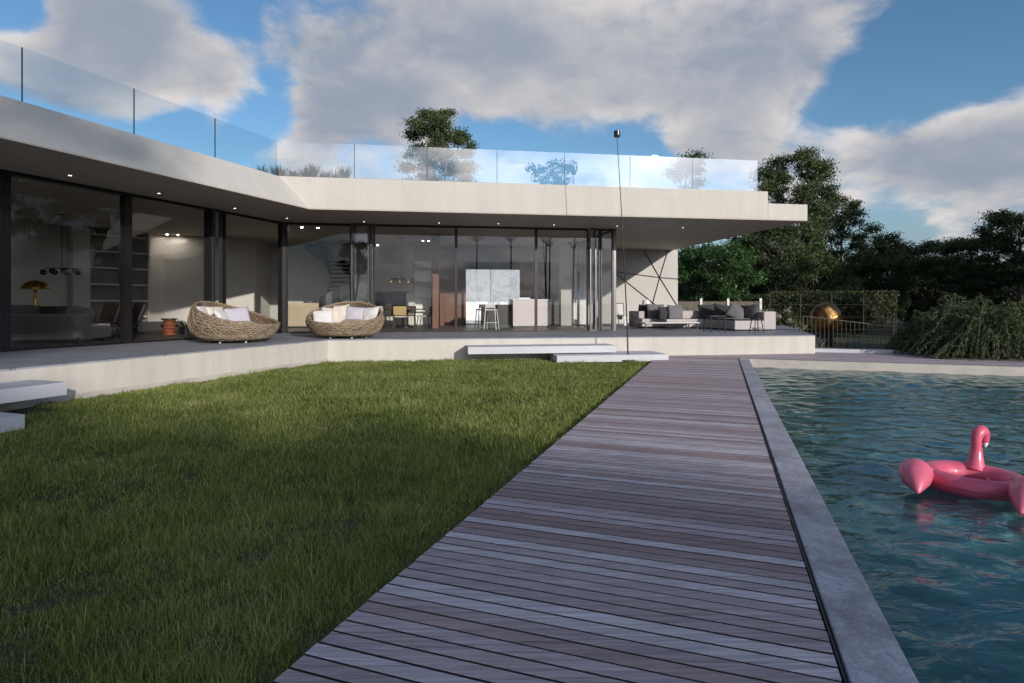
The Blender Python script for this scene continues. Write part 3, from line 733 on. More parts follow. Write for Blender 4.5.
# ================================================================== garden vegetation
def make_grass():
    m, t, out = new_mat('grass_blades')
    g = t.node('ShaderNodeNewGeometry'); ri = g.outputs['Random Per Island']
    tc = t.node('ShaderNodeTexCoord').outputs['Object']
    n = t.noise(tc, 0.9, 4, 0.6)
    fac = t.math('ADD', t.math('MULTIPLY', ri, 0.68), t.math('MULTIPLY', t.maprange(n, 0.3, 0.7), 0.36))
    col = t.ramp(fac, [(0, (0.055, 0.050, 0.022)), (0.2, (0.075, 0.105, 0.026)), (0.45, (0.19, 0.245, 0.065)), (0.68, (0.29, 0.34, 0.10)), (0.84, (0.36, 0.37, 0.14)), (0.94, (0.50, 0.41, 0.23))])
    p = t.node('ShaderNodeBsdfPrincipled'); t.put(p.inputs['Base Color'], col); p.inputs['Roughness'].default_value = 0.5; p.inputs['Specular IOR Level'].default_value = 0.25
    tr = t.node('ShaderNodeBsdfTranslucent'); t.put(tr.inputs[0], t.mix(1.0, col, (1.1, 1.1, 0.5, 1), 'MULTIPLY'))
    mx = t.node('ShaderNodeMixShader'); mx.inputs[0].default_value = 0.36
    t.l.new(p.outputs[0], mx.inputs[1]); t.l.new(tr.outputs[0], mx.inputs[2]); t.l.new(mx.outputs[0], out.inputs[0])
    N = 5200000
    x = RNG.uniform(-14, 5, N); y = RNG.uniform(0.2, 17.2, N)
    tt = x*P1[0]+y*P1[1]
    rel_ = np.stack([x-T[0], y-T[1]], -1)
    yl = -(rel_@P1); v = rel_@B2
    ok = (tt < DECK_L-0.03+RNG.normal(0, 0.012, N)) & (yl < -0.01) & (v < -0.01)
    ok &= np.abs(x) < 1.05*y+1.6
    ok &= ~((yl > -0.85) & (rel_@D1 < -7.05))
    d = np.hypot(x, y)
    ok &= RNG.random(N) < np.clip((3.9/np.maximum(d, 1.5))**1.05, 0, 1)
    # tufts: thick and thin patches, with the odd worn spot
    tuftn = np.sin(x*7.1+2.0*np.sin(y*5.3))*np.sin(y*8.3+1.7*np.sin(x*6.1))
    wear = np.sin(x*1.3+0.7+1.1*np.sin(y*0.9))*np.sin(y*1.6-0.4+np.sin(x*1.2))
    ok &= RNG.random(N) < np.clip(0.72+0.34*tuftn-0.30*(wear > 0.72), 0.12, 1)
    x, y, d, tt, tuftn, wear = x[ok], y[ok], d[ok], tt[ok], tuftn[ok], wear[ok]; n = len(x)
    patch = np.sin(x*1.9+1.2*np.sin(y*1.1))*np.cos(y*1.7+x*0.6)*0.5+0.5*np.sin(x*5.3+y*3.1)*np.sin(y*4.7-x*2.2)
    h = (0.041+0.012*patch+0.011*tuftn)*(1-0.3*(wear > 0.72))*RNG.lognormal(0, 0.42, n)
    h *= np.where(tt > DECK_L-0.14, 0.7, 1.0)
    h = np.clip(h, 0.02, 0.17)
    wd = 0.00155*np.clip(d/3.5, 0.9, 2.6)*RNG.uniform(0.7, 1.35, n)
    a = RNG.uniform(0, 2*PI, n); lean = h*np.abs(RNG.normal(0.55, 0.55, n)); la = a+RNG.normal(PI/2, 0.6, n)
    bx, by = np.cos(a)*wd, np.sin(a)*wd; lx, ly = np.cos(la)*lean, np.sin(la)*lean
    z0 = np.full(n, -0.066)
    V = np.empty((n, 5, 3), dtype=np.float32)
    V[:, 0] = np.stack([x-bx, y-by, z0], -1); V[:, 1] = np.stack([x+bx, y+by, z0], -1)
    V[:, 2] = np.stack([x-bx*0.8+lx*0.35, y-by*0.8+ly*0.35, z0+h*0.6], -1); V[:, 3] = np.stack([x+bx*0.8+lx*0.35, y+by*0.8+ly*0.35, z0+h*0.6], -1)
    V[:, 4] = np.stack([x+lx, y+ly, z0+h], -1)
    b = np.arange(n)*5
    q = np.stack([b, b+1, b+3, b+2], -1); tr3 = np.stack([b+2, b+3, b+4], -1)
    o = np_mesh('grass', V.reshape(-1, 3), [q, tr3], m)
    tag(o, 'tufty green lawn between the terrace and the timber deck', 'grass', None, 'stuff')
    print('grass blades', n)
make_grass()

def leaves_mesh(name, C, size, mat, parent, up=0.25, rg=RNG, aspect=0.55, dirs=None):
    n = len(C)
    d = rg.normal(size=(n, 3)) if dirs is None else dirs+rg.normal(size=(n, 3))*0.35
    d /= np.linalg.norm(d, axis=1, keepdims=True)
    nn = rg.normal(size=(n, 3)); nn[:, 2] += up*3
    s = np.cross(d, nn); s /= np.maximum(np.linalg.norm(s, axis=1, keepdims=True), 1e-6)
    ln = (size*rg.uniform(0.65, 1.35, n))[:, None]
    V = np.empty((n, 4, 3))
    V[:, 0] = C-d*ln*0.5; V[:, 1] = C+s*ln*aspect*0.5; V[:, 2] = C+d*ln*0.5; V[:, 3] = C-s*ln*aspect*0.5
    b = np.arange(n)*4
    return np_mesh(name, V.reshape(-1, 3), np.stack([b, b+1, b+2, b+3], -1), mat, parent)

def tree(label, loc, height, crown_r, crown_base, shape='round', nclump=34, nleaf=11000, leaf=0.22, mat='leaf_pine', bark='bark', clump_r=0.9, trunk_r=0.18, stems=1, seed=1, group=None, flat=0.6, cat='tree', name='tree'):
    rg = np.random.default_rng(seed)
    root = thing(name, label, cat, loc, 0.0, group)
    C = []
    k = 0
    while len(C) < nclump and k < nclump*40:
        k += 1
        z = rg.uniform(crown_base, height-clump_r*flat*0.6); q = (z-crown_base)/(height-crown_base)
        if shape == 'round': e = math.sqrt(max(0.05, 1-(2*q-0.95)**2))
        elif shape == 'umbrella': e = 0.35+0.65*min(1, q*1.7) if q < 0.75 else math.sqrt(max(0.05, 1-((q-0.62)/0.42)**2))
        elif shape == 'tall': e = (0.75+0.25*math.sin(q*9+seed))*math.sqrt(max(0.06, 1-(1.5*q-0.55)**2))
        else: e = 1-0.75*q
        rr = crown_r*e*math.sqrt(rg.uniform(0.12, 1.0)); a = rg.uniform(0, 2*PI)
        c = np.array([rr*math.cos(a), rr*math.sin(a), z])
        if all(np.linalg.norm((c-o)/(1, 1, flat)) > clump_r*0.72 for o in C): C.append(c)
    rad = clump_r*rg.uniform(0.65, 1.25, len(C))
    w = rad**2; cnt = np.maximum(20, (nleaf*w/w.sum()).astype(int))
    P = []
    for c, r, n in zip(C, rad, cnt):
        u = rg.normal(size=(n, 3)); u /= np.linalg.norm(u, axis=1, keepdims=True)
        rr = rg.random((n, 1))**0.42
        # lumps inside the clump leave holes
        lob = 0.78+0.34*np.sin(u[:, :1]*4.1+seed+c[0])*np.sin(u[:, 1:2]*4.7+c[1]) + 0.12*rg.normal(size=(n, 1))
        P.append(c+u*rr*lob*r*np.array([1, 1, flat]))
    P = np.concatenate(P)
    leaves_mesh('crown', P, leaf, M[mat], root, 0.3, rg)
    b = MB()
    lean = rg.normal(0, 0.03*height, 2)
    tops = []
    for s in range(stems):
        a = 2*PI*s/stems+rg.uniform(0, 1); sp = 0.0 if stems == 1 else crown_r*0.32
        top = np.array([lean[0]+sp*math.cos(a), lean[1]+sp*math.sin(a), crown_base+(height-crown_base)*0.72])
        pts = []; rd = []
        for q in np.linspace(0, 1, 7):
            pts.append((top[0]*q**1.3+0.10*math.sin(q*5+s+seed)*(q > 0), top[1]*q**1.3+0.10*math.cos(q*4+s)*(q > 0), top[2]*q)); rd.append(trunk_r*(1-0.72*q)*(1.35 if q == 0 else 1))
        b.tube(pts, rd, 8); tops.append((np.array(pts), rd))
    for i, c in enumerate(C):
        pts, rd = tops[i % stems]
        lim = max(0.25*c[2], c[2]-0.10*height-0.45*math.hypot(c[0], c[1]))
        j = int(np.argmin(np.abs(pts[:, 2]-lim))); j = max(1, min(j, len(pts)-2))
        p0 = pts[j]; mid = p0*0.45+c*0.55+np.array([0, 0, -0.10*np.linalg.norm(c-p0)]); r0 = rd[j]*0.34
        b.tube([p0, mid, c], [r0, r0*0.6, r0*0.22], 5)
        for _ in range(2):
            e = c+rg.normal(size=3)*rad[i]*np.array([.5, .5, .3]); b.tube([c, (c+e)/2+rg.normal(size=3)*0.05, e], [r0*0.22, r0*0.16, r0*0.08], 4)
    b.build('trunk', M[bark], root, smooth=180)
    return root

def g0(px, y): p = far(px, HY, y); return (p[0], p[1], -0.08)

# in view
tree('tall rounded tree rising alone behind the roof railing', g0(439, 39), 15.0, 2.5, 6.8, 'round', 84, 46000, 0.135, 'leaf_pine', 'bark_pale', 0.85, 0.14, 4, 111)
tree('treetop just peeping over the right end of the roof railing', g0(686, 47), 13.9, 1.3, 9.5, 'round', 16, 7000, 0.17, 'leaf_green', 'bark', 1.0, 0.14, 2, 12)
tree('tallest tree, rising just behind the stepped right end of the roof slab', g0(797, 35), 10.9, 3.0, 0.9, 'tall', 120, 60000, 0.125, 'leaf_pine', 'bark', 0.78, 0.15, 3, 13)
tree('open crowned tree right of the roof slab with sky showing through its branches', g0(842, 37), 8.8, 2.0, 1.0, 'tall', 60, 26000, 0.125, 'leaf_pine', 'bark', 0.72, 0.12, 2, 14)
tree('mid height tree behind the hanging creeper with tufted top', g0(884, 38), 6.3, 2.1, 0.7, 'tall', 66, 30000, 0.13, 'leaf_pine', 'bark', 0.75, 0.11, 2, 15)
tree('low dark tree in the gap left of the wide umbrella shaped tree', g0(925, 44), 6.2, 2.8, 0.5, 'umbrella', 70, 32000, 0.15, 'leaf_dark', 'bark', 0.85, 0.12, 2, 16)
tree('wide umbrella shaped tree with a bare trunk behind the large drooping shrub', g0(973, 33), 5.5, 2.6, 1.9, 'umbrella', 70, 32000, 0.115, 'leaf_pine', 'bark', 0.66, 0.12, 1, 17, flat=0.5)
tree('tall tree at the right edge of the picture with forked bare limbs', g0(1019, 31), 6.6, 2.1, 2.6, 'umbrella', 56, 22000, 0.115, 'leaf_pine', 'bark', 0.68, 0.15, 2, 18, flat=0.5)
tree('small bright green broadleaf tree right beside the white panel wall', g0(714, 31), 4.9, 2.25, 1.4, 'round', 64, 21000, 0.15, 'leaf_green', 'bark_pale', 0.72, 0.07, 1, 19)
tree('spreading tree with forked pale trunk under the tip of the roof slab', g0(778, 33), 6.7, 2.7, 2.6, 'umbrella', 70, 30000, 0.13, 'leaf_pine', 'bark_pale', 0.8, 0.12, 1, 20)
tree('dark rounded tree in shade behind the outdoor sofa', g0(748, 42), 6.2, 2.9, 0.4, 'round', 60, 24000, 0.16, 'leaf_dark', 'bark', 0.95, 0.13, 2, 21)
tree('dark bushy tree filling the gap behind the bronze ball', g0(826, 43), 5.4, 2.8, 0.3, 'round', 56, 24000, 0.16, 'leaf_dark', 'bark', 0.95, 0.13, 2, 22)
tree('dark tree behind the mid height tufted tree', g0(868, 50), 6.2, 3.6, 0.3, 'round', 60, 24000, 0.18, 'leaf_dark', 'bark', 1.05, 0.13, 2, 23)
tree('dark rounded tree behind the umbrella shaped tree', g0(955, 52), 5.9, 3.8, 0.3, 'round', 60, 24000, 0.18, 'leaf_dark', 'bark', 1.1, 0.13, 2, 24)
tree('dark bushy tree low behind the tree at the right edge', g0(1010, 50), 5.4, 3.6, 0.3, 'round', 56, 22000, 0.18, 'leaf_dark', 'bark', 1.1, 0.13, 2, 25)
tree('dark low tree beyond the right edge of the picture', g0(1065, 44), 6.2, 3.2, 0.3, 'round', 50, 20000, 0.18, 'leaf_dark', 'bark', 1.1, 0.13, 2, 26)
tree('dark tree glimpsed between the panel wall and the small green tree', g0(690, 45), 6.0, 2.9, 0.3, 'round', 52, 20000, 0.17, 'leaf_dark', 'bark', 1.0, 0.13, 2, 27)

# a far wood closes the horizon; it reads as one mass
def far_wood():
    rg = np.random.default_rng(41); P = []
    for k in range(150):
        a = rg.uniform(-1.0, 1.25); r = rg.uniform(75, 110); c = np.array([r*math.sin(a), r*math.cos(a), rg.uniform(0.5, 3.6)])
        n = 260; u = rg.normal(size=(n, 3)); u /= np.linalg.norm(u, axis=1, keepdims=True)
        P.append(c+u*rg.random((n, 1))**0.4*np.array([3.6, 3.6, 2.4]))
    o = leaves_mesh('far_wood', np.concatenate(P), 0.75, M['leaf_dark'], None, 0.3, rg)
    tag(o, 'distant dark line of woodland along the horizon', 'wood', None, 'stuff')
far_wood()

# unseen trees added behind the viewer for their shade, and one mirrored in the glass
SH = [(64, -10.0, 20.2, 5.0, 15.2, 31, 'round'), (66, -3.4, 18.9, 4.2, 14.6, 32, 'round'), (64, 1.3, 17.4, 2.5, 14.2, 33, 'round'), (70, -18.0, 22.0, 5.0, 15.5, 34, 'round'), (65, -3.6, 25.5, 4.4, 20.5, 35, 'umbrella')]
SHL = ['tall round tree far behind the viewer whose shade covers the left of the lawn', 'tall tree far behind the viewer whose shade covers the middle of the near lawn',
       'slimmer tree far behind the viewer shading the near end of the deck', 'broad tall tree far behind the viewer, shading the left stone steps', 'tallest tree far behind the viewer, dimming the left end of the white roof edge']
for (a, b, h, r, cb, sdv, shp), lb in zip(SH, SHL):
    p = SUN_AZ*a+np.array([0.855, 0.52])*b
    tree(lb, (p[0], p[1], -0.08), h, r, cb, shp, 46, 9500 if sdv != 35 else 2400, 0.42, 'leaf_green', 'bark', 1.5, 0.2, 1, sdv)
tree('leafy tree behind the viewer mirrored in the folded glass doors', (-3.9, -15.0, -0.08), 7.4, 1.35, 4.0, 'round', 16, 3600, 0.22, 'leaf_green', 'bark', 0.8, 0.12, 2, 36)

for i, (x, y, h, r, lb) in enumerate([(33, 21, 13.5, 4.6, 'tall dark tree right of the pool, mirrored in the left lounge window'), (34, 13, 14.0, 4.8, 'broad dark tree right of the pool, mirrored beside the thick window mullion'),
        (32, 4, 11.5, 4.0, 'dark tree right of the pool, level with the near end of the deck'), (37, 30, 13.5, 4.6, 'tallest dark tree beyond the far right corner of the pool, outside the picture'), (27, 25, 8.5, 3.0, 'dark tree right of the pool beyond the drooping shrubs')]):
    tree(lb, (x, y, -0.08), h, r, 0.6, 'tall', 64, 15000, 0.32, 'leaf_dark', 'bark', 1.35, 0.16, 2, 140+i)

# drooping shrub by the far pool edge: fountains of fronds
def frond_shrub(label, loc, rx, ry, h, nf, seed, mat='leaf_dark', lf=0.10, per=46, group=None):
    rg = np.random.default_rng(seed)
    root = thing('drooping_shrub', label, 'shrub', loc, 0.0, group)
    P = []; Dv = []; st = MB()
    for i in range(nf):
        a = rg.uniform(0, 2*PI); q = math.sqrt(rg.random()); hh = h*(1.0-0.55*q**2)*rg.uniform(0.62, 1.08)*(0.86+0.2*math.sin(3*a+seed)*q+0.1*math.sin(7*a))
        bx, by = rx*q*0.45*math.cos(a), ry*q*0.45*math.sin(a)
        sp_ = (q*0.75+0.28)*rg.uniform(0.8, 1.2); ex, ey = rx*sp_*math.cos(a), ry*sp_*math.sin(a)
        pts = []
        for u in np.linspace(0, 1, 7):
            z = hh*(1-(1-u/0.62)**2) if u < 0.62 else hh*(1-0.9*((u-0.62)/0.38)**2*(0.35+0.5*q))
            pts.append(np.array([bx+(ex-bx)*u**1.4, by+(ey-by)*u**1.4, max(0.03, z)]))
        st.tube(pts, [0.012*(1-0.75*u) for u in np.linspace(0, 1, 7)], 4)
        for _ in range(per):
            u = rg.uniform(0.12, 1.0)*6; j = min(int(u), 5); f = u-j
            p = pts[j]*(1-f)+pts[j+1]*f; dd = pts[j+1]-pts[j]; dd = dd/np.linalg.norm(dd)
            sd_ = rg.normal(size=3)*np.array([1, 1, .35]); dv = dd*0.8+sd_*0.55+np.array([0, 0, -0.35])
            dv /= np.linalg.norm(dv); P.append(p+dv*lf*rg.uniform(0.3, 1.0)); Dv.append(dv)
    leaves_mesh('foliage', np.array(P), lf*1.25, M[mat], root, 0.3, rg, 0.17, np.array(Dv))
    st.build('stems', M['bark'], root)
    return root
def onS(px, py): return at(px, py, 0.0)
def shrub_at(px, y): p = far(px, HY, y); return (p[0], p[1], -0.07)
frond_shrub('big drooping dark shrub in front, overhanging the pool edge at right', shrub_at(992, 16.2), 1.9, 1.25, 1.75, 520, 51, 'leaf_pine', 0.10, 95)
frond_shrub('drooping dark shrub at the left end of the shrub bank by the pool', shrub_at(935, 17.6), 1.35, 1.1, 1.35, 300, 52, 'leaf_pine', 0.10, 85)
frond_shrub('drooping dark shrub behind, highest of the shrub bank', shrub_at(963, 19.2), 1.9, 1.2, 2.0, 340, 53, 'leaf_pine', 0.11, 80)
frond_shrub('drooping dark shrub cut by the right edge of the picture', shrub_at(1046, 16.6), 1.5, 1.2, 2.0, 300, 54, 'leaf_pine', 0.11, 80)

def leaf_hedge():
    rg = np.random.default_rng(61)
    a, b = far(752, HY, 29), far(868, HY, 27)
    root = thing('hedge', 'dark clipped hedge behind the bronze ball', 'hedge', (a[0], a[1], -0.07), math.atan2(b[1]-a[1], b[0]-a[0]))
    ln = math.hypot(*(b-a)[:2]); n = 34000
    P = np.stack([rg.uniform(0, ln, n), rg.normal(0.5, 0.28, n), rg.uniform(0.05, 1.0, n)**0.8*(1.98+0.05*rg.normal(size=n))], -1)
    leaves_mesh('foliage', P, 0.10, M['leaf_dark'], root, 0.2, rg)
    st = MB()
    for x in np.arange(0.3, ln, 0.7): st.tube([(x, 0.5, 0), (x+0.05, 0.52, 0.8), (x+rg.normal()*0.1, 0.5, 1.6)], [0.03, 0.02, 0.008], 5)
    st.build('stems', M['bark'], root)
leaf_hedge()
def creeper():
    rg = np.random.default_rng(62); y = 24.0
    a, b = far(770, HY, 25.0), far(896, HY, y)
    rz = math.atan2(b[1]-a[1], b[0]-a[0]); ln = math.hypot(*(b-a)[:2])
    w = thing('wire_trellis', 'tall wire trellis of slim posts behind the bronze ball', 'trellis', (a[0], a[1], -0.07), rz)
    zt = CAMZ-(292-HY)/FPX*y+0.07
    for x in np.linspace(0, ln, 5): MB().cyl((x, 0, 0), (x, 0, zt), 0.013, n=8).build('post', M['bark'], w)
    g = MB()
    for z in np.linspace(0.5, zt, 4): g.cyl((0, 0, z), (ln, 0, z), 0.004 if z < zt-0.01 else 0.014, n=6)
    g.build('wires', M['bark'], w)
    r = thing('creeper', 'olive green creeper hanging from the right end of the wire trellis', 'climbing plant', (b[0], b[1], -0.07), rz)
    P = []; st = MB()
    for i in range(46):
        x0 = -rg.uniform(0, 1.15); dep = (1.35-0.75*abs(x0+0.35))*rg.uniform(0.6, 1.1)
        pts = [np.array([x0+0.05*rg.normal(), 0.02+0.05*rg.normal(), zt-u*dep]) for u in np.linspace(0, 1, 6)]
        st.tube(pts, 0.006, 4)
        for _ in range(30):
            u = rg.uniform(0, 5); j = min(int(u), 4); P.append(pts[j]*(1-u+j)+pts[j+1]*(u-j)+rg.normal(size=3)*0.06)
    for i in range(900): P.append(np.array([-rg.uniform(0, ln), rg.normal()*0.05, zt+rg.normal()*0.03]))
    st.tube([(-0.1, 0, 0), (-0.06, 0.02, zt*0.5), (-0.1, 0, zt)], [0.02, 0.015, 0.01], 5)
    leaves_mesh('foliage', np.array(P), 0.095, M['leaf_olive'], r, 0.1, rg)
    st.build('stems', M['bark'], r)
creeper()

def tuft(name, label, cat, loc, n, h, spread, mat, lw=0.03, seed=1, group=None, arch=0.5):
    rg = np.random.default_rng(seed); root = thing(name, label, cat, loc, 0, group); V = []; Fq = []
    for i in range(n):
        a = rg.uniform(0, 2*PI); hh = h*rg.uniform(0.55, 1.1); sp = spread*rg.uniform(0.3, 1.0)
        bx, by = 0.12*spread*rg.normal(), 0.12*spread*rg.normal(); w = lw*rg.uniform(0.6, 1.2)
        d = np.array([math.cos(a), math.sin(a)]); s = np.array([-d[1], d[0]])
        o = len(V)
        for u in (0, 0.4, 0.75, 1.0):
            p = np.array([bx, by])+d*sp*u**1.6; z = hh*(u-arch*0.5*u**3); ww = w*(1-u)**0.6 if u > 0.5 else w*(0.7+0.5*u)
            V += [(p[0]-s[0]*ww, p[1]-s[1]*ww, z), (p[0]+s[0]*ww, p[1]+s[1]*ww, z)]
        Fq += [(o, o+1, o+3, o+2), (o+2, o+3, o+5, o+4), (o+4, o+5, o+7, o+6)]
    np_mesh('foliage', np.array(V), np.array(Fq), M[mat], root)
    return root
for i, (px, lb) in enumerate([(818, 'blue grey spiky plant nearest the terrace corner, behind the low kerb'), (851, 'blue grey spiky plant behind the middle of the slim railing')]):
    p = far(px, HY, 18.6 if i else 18.9); tuft('spiky_plant', lb, 'plant', (p[0], p[1], -0.07), 60, 0.62, 0.42, 'leaf_blue', 0.03, 70+i)

def flower_bush(label, px, y, h, r, seed, zb=-0.07):
    rg = np.random.default_rng(seed); p = far(px, HY, y)
    root = thing('flowering_shrub', label, 'shrub', (p[0], p[1], zb))
    n = 2600; u = rg.normal(size=(n, 3)); u /= np.linalg.norm(u, axis=1, keepdims=True); u[:, 2] = np.abs(u[:, 2])
    P = u*rg.random((n, 1))**0.4*np.array([r, r, h])*(0.85+0.2*np.sin(u[:, :1]*7+seed))
    leaves_mesh('foliage', P, 0.11, M['leaf_olive'], root, 0.3, rg)
    F_ = []
    for i in range(16):
        v = rg.normal(size=3); v /= np.linalg.norm(v); v[2] = abs(v[2])*0.8+0.25; v /= np.linalg.norm(v)
        F_.append(v*np.array([r, r, h])*0.98+rg.normal(size=(42, 3))*0.055)
    leaves_mesh('blossom', np.concatenate(F_), 0.05, M['flower'], root, 0.5, rg, 0.9)
    s = MB()
    for i in range(9):
        a = rg.uniform(0, 2*PI); s.tube([(0, 0, 0), (r*.3*math.cos(a), r*.3*math.sin(a), h*.5), (r*.6*math.cos(a), r*.6*math.sin(a), h*.85)], [0.012, 0.009, 0.004], 4)
    s.build('stems', M['bark'], root)
for args in [('pale flowering shrub behind the left cushions of the corner sofa', 717, 27.5, 1.42, 0.85, 81), ('pale flowering shrub between the two right white fence posts', 742, 27.0, 1.45, 0.8, 82),
             ('pale flowering shrub just right of the outdoor sofa arm', 787, 26.0, 1.45, 0.8, 83), ('low flowering shrub half hidden by the arm of the corner sofa', 766, 27.2, 1.4, 0.75, 84)]:
    flower_bush(*args)

# plants on the roof
cR = np.array(B1T)
for i in range(9):
    p = cR+D2*(-0.75+0.30*i)+B2*(1.2+0.25*math.sin(i*2.1))
    tuft('roof_plant', 'spiky dark plant in the row on the roof behind the glass railing', 'plant', (p[0], p[1], ZR), 90, 0.62+0.09*math.sin(i*1.7), 0.34, 'roofplant', 0.022, 90+i, 'row of spiky plants on the roof', 0.25)
# ================================================================== things outdoors
def flamingo():
    c = np.array([4.29, 5.40]); rz = math.atan2(0.75, 0.66)-PI/2      # local +y is where the bird looks
    zw = -0.20
    root = thing('flamingo_float', 'pink inflatable flamingo ring floating on the pool with its neck turned away', 'pool float', (c[0], c[1], zw), rz)
    tilt = Matrix.Rotation(R(-2.5), 4, 'X') @ Matrix.Rotation(R(1.5), 4, 'Y')
    Rm, r = 0.345, 0.104
    def ring(u, v):
        a = 2*PI*u; b = 2*PI*v; pu = 1+0.012*math.sin(18*a)*math.cos(b)
        rr = r*pu*(1+0.06*math.sin(a))
        return ((Rm+rr*math.cos(b))*math.cos(a), (Rm*1.06+rr*math.cos(b))*math.sin(a), 0.055+rr*0.92*math.sin(b))
    g = MB(); nu, nv = 72, 22
    vs = [ring(i/nu, j/nv) for j in range(nv) for i in range(nu)]
    fs = [(j*nu+i, j*nu+(i+1) % nu, ((j+1) % nv)*nu+(i+1) % nu, ((j+1) % nv)*nu+i) for j in range(nv) for i in range(nu)]
    g.add(vs, fs, tilt)
    body = g.build('ring', M['pink'], root, smooth=180)
    s = MB(); s.tube([((Rm+0.002)*math.cos(a)*1.0+r*0.99*math.cos(a), (Rm*1.06+r*0.99)*math.sin(a), 0.057) for a in np.linspace(0, 2*PI, 73)], 0.004, 5, False, tilt)
    s.build('seam', M['pink'], body, smooth=180)
    v = MB(); v.cyl((0.12, -0.40, 0.155), (0.12, -0.405, 0.175), 0.014, 0.011, 12, tilt); v.build('valve', M['pink_light'], body, smooth=40)
    # neck: swells at the foot, S-curve up, head bowed forward
    pts = [(0.0, 0.335, 0.10), (0.0, 0.35, 0.19), (0.0, 0.358, 0.28), (0.0, 0.352, 0.34), (0.0, 0.352, 0.40), (0.004, 0.375, 0.455), (0.012, 0.415, 0.470), (0.02, 0.455, 0.445), (0.026, 0.475, 0.395), (0.03, 0.482, 0.36)]
    rad = [0.092, 0.064, 0.047, 0.042, 0.045, 0.054, 0.061, 0.057, 0.042, 0.028]
    def smooth_path(pts, rad, k=5):
        P = np.array(pts); Q = []; q = []
        for i in range(len(P)-1):
            p0, p1, p2, p3 = P[max(i-1, 0)], P[i], P[i+1], P[min(i+2, len(P)-1)]
            for u in np.linspace(0, 1, k, endpoint=False):
                Q.append(0.5*((2*p1)+(p2-p0)*u+(2*p0-5*p1+4*p2-p3)*u*u+(3*p1-p0-3*p2+p3)*u**3)); q.append(rad[i]*(1-u)+rad[i+1]*u)
        Q.append(P[-1]); q.append(rad[-1]); return Q, q
    Q, q = smooth_path(pts, rad)
    yaw = Matrix.Translation((0, 0.35, 0)) @ Matrix.Rotation(R(-14), 4, 'Z') @ Matrix.Translation((0, -0.35, 0))
    n = MB(); n.tube(Q, q, 18, True, tilt @ yaw); nk = n.build('neck', M['pink'], root, smooth=180)
    Qb, qb = smooth_path([(0.03, 0.480, 0.365), (0.032, 0.480, 0.335), (0.034, 0.472, 0.312)], [0.027, 0.022, 0.006])
    b = MB(); b.tube(Qb, qb, 14, True, tilt @ yaw); b.build('beak', M['white_paint'], nk, smooth=180)
    for sx in (-1, 1):
        e = MB(); e.lathe([(0, 0.006), (0.006, 0.004), (0.008, 0.0), (0.008, -0.004)], 14, m=tilt @ yaw @ Matrix.Translation((0.014+sx*0.058, 0.43, 0.455)) @ Matrix.Rotation(sx*PI/2, 4, 'Y')); e.build('eye', M['black'], nk, smooth=60)
    # wings: fat teardrops at the back on either side, narrow where they leave the ring, pointing backward and down
    for sx in (-1, 1):
        Qw, qw = smooth_path([(sx*0.285, -0.20, 0.10), (sx*0.335, -0.29, 0.115), (sx*0.375, -0.39, 0.130), (sx*0.385, -0.50, 0.130), (sx*0.37, -0.61, 0.105), (sx*0.35, -0.71, 0.065), (sx*0.335, -0.79, 0.015)],
                             [0.04, 0.062, 0.108, 0.132, 0.115, 0.068, 0.005])
        ww = MB(); ww.tube(Qw, qw, 24, True, tilt); wo = ww.build('wing', M['pink_light'], root, smooth=180)
        sm = MB(); sm.tube([np.array(q_)+np.array([sx*r_, 0, 0]) for q_, r_ in zip(Qw, qw)], 0.003, 5, True, tilt); sm.build('seam', M['pink'], wo, smooth=180)
    return root
flamingo()

def lamp_pole():
    p = at(628, 360.3, 0.0)
    # it stands on the grass at the front edge of the lower step
    root = thing('lamp_pole', 'very tall thin leaning black garden lamp pole with a small drum head', 'lamp', (p[0], p[1], 0.0))
    MB().lathe([(0.0, 0.0), (0.19, 0.0), (0.19, 0.012), (0.17, 0.018), (0, 0.018)], 32).build('base', M['greymetal'], root, smooth=30)
    tx = (617-CX)/FPX*p[1]-p[0]; tz = CAMZ-(137-HY)/FPX*p[1]
    MB().cyl((0, 0, 0.018), (-0.004, 0, 0.13), 0.024, 0.02, 14).build('socket', M['greymetal'], root, smooth=40)
    pts = [(tx*(u**1.25), 0.0, 0.12+(tz-0.12)*u) for u in np.linspace(0, 1, 14)]
    MB().tube(pts, [0.019-0.011*u for u in np.linspace(0, 1, 14)], 10).build('pole', M['black'], root, smooth=60)
    h = MB(xform((tx, 0, tz))); h.lathe([(0.0, 0.0), (0.08, 0.0), (0.085, 0.01), (0.085, 0.15), (0.078, 0.16), (0.0, 0.16)], 24)
    hd = h.build('lamp_head', M['black'], root, smooth=35)
    MB(xform((tx, 0, tz))).box(0.012, 0.036, -0.089, -0.084, 0.04, 0.158).build('light_slot', M['white_paint'], hd)
lamp_pole()

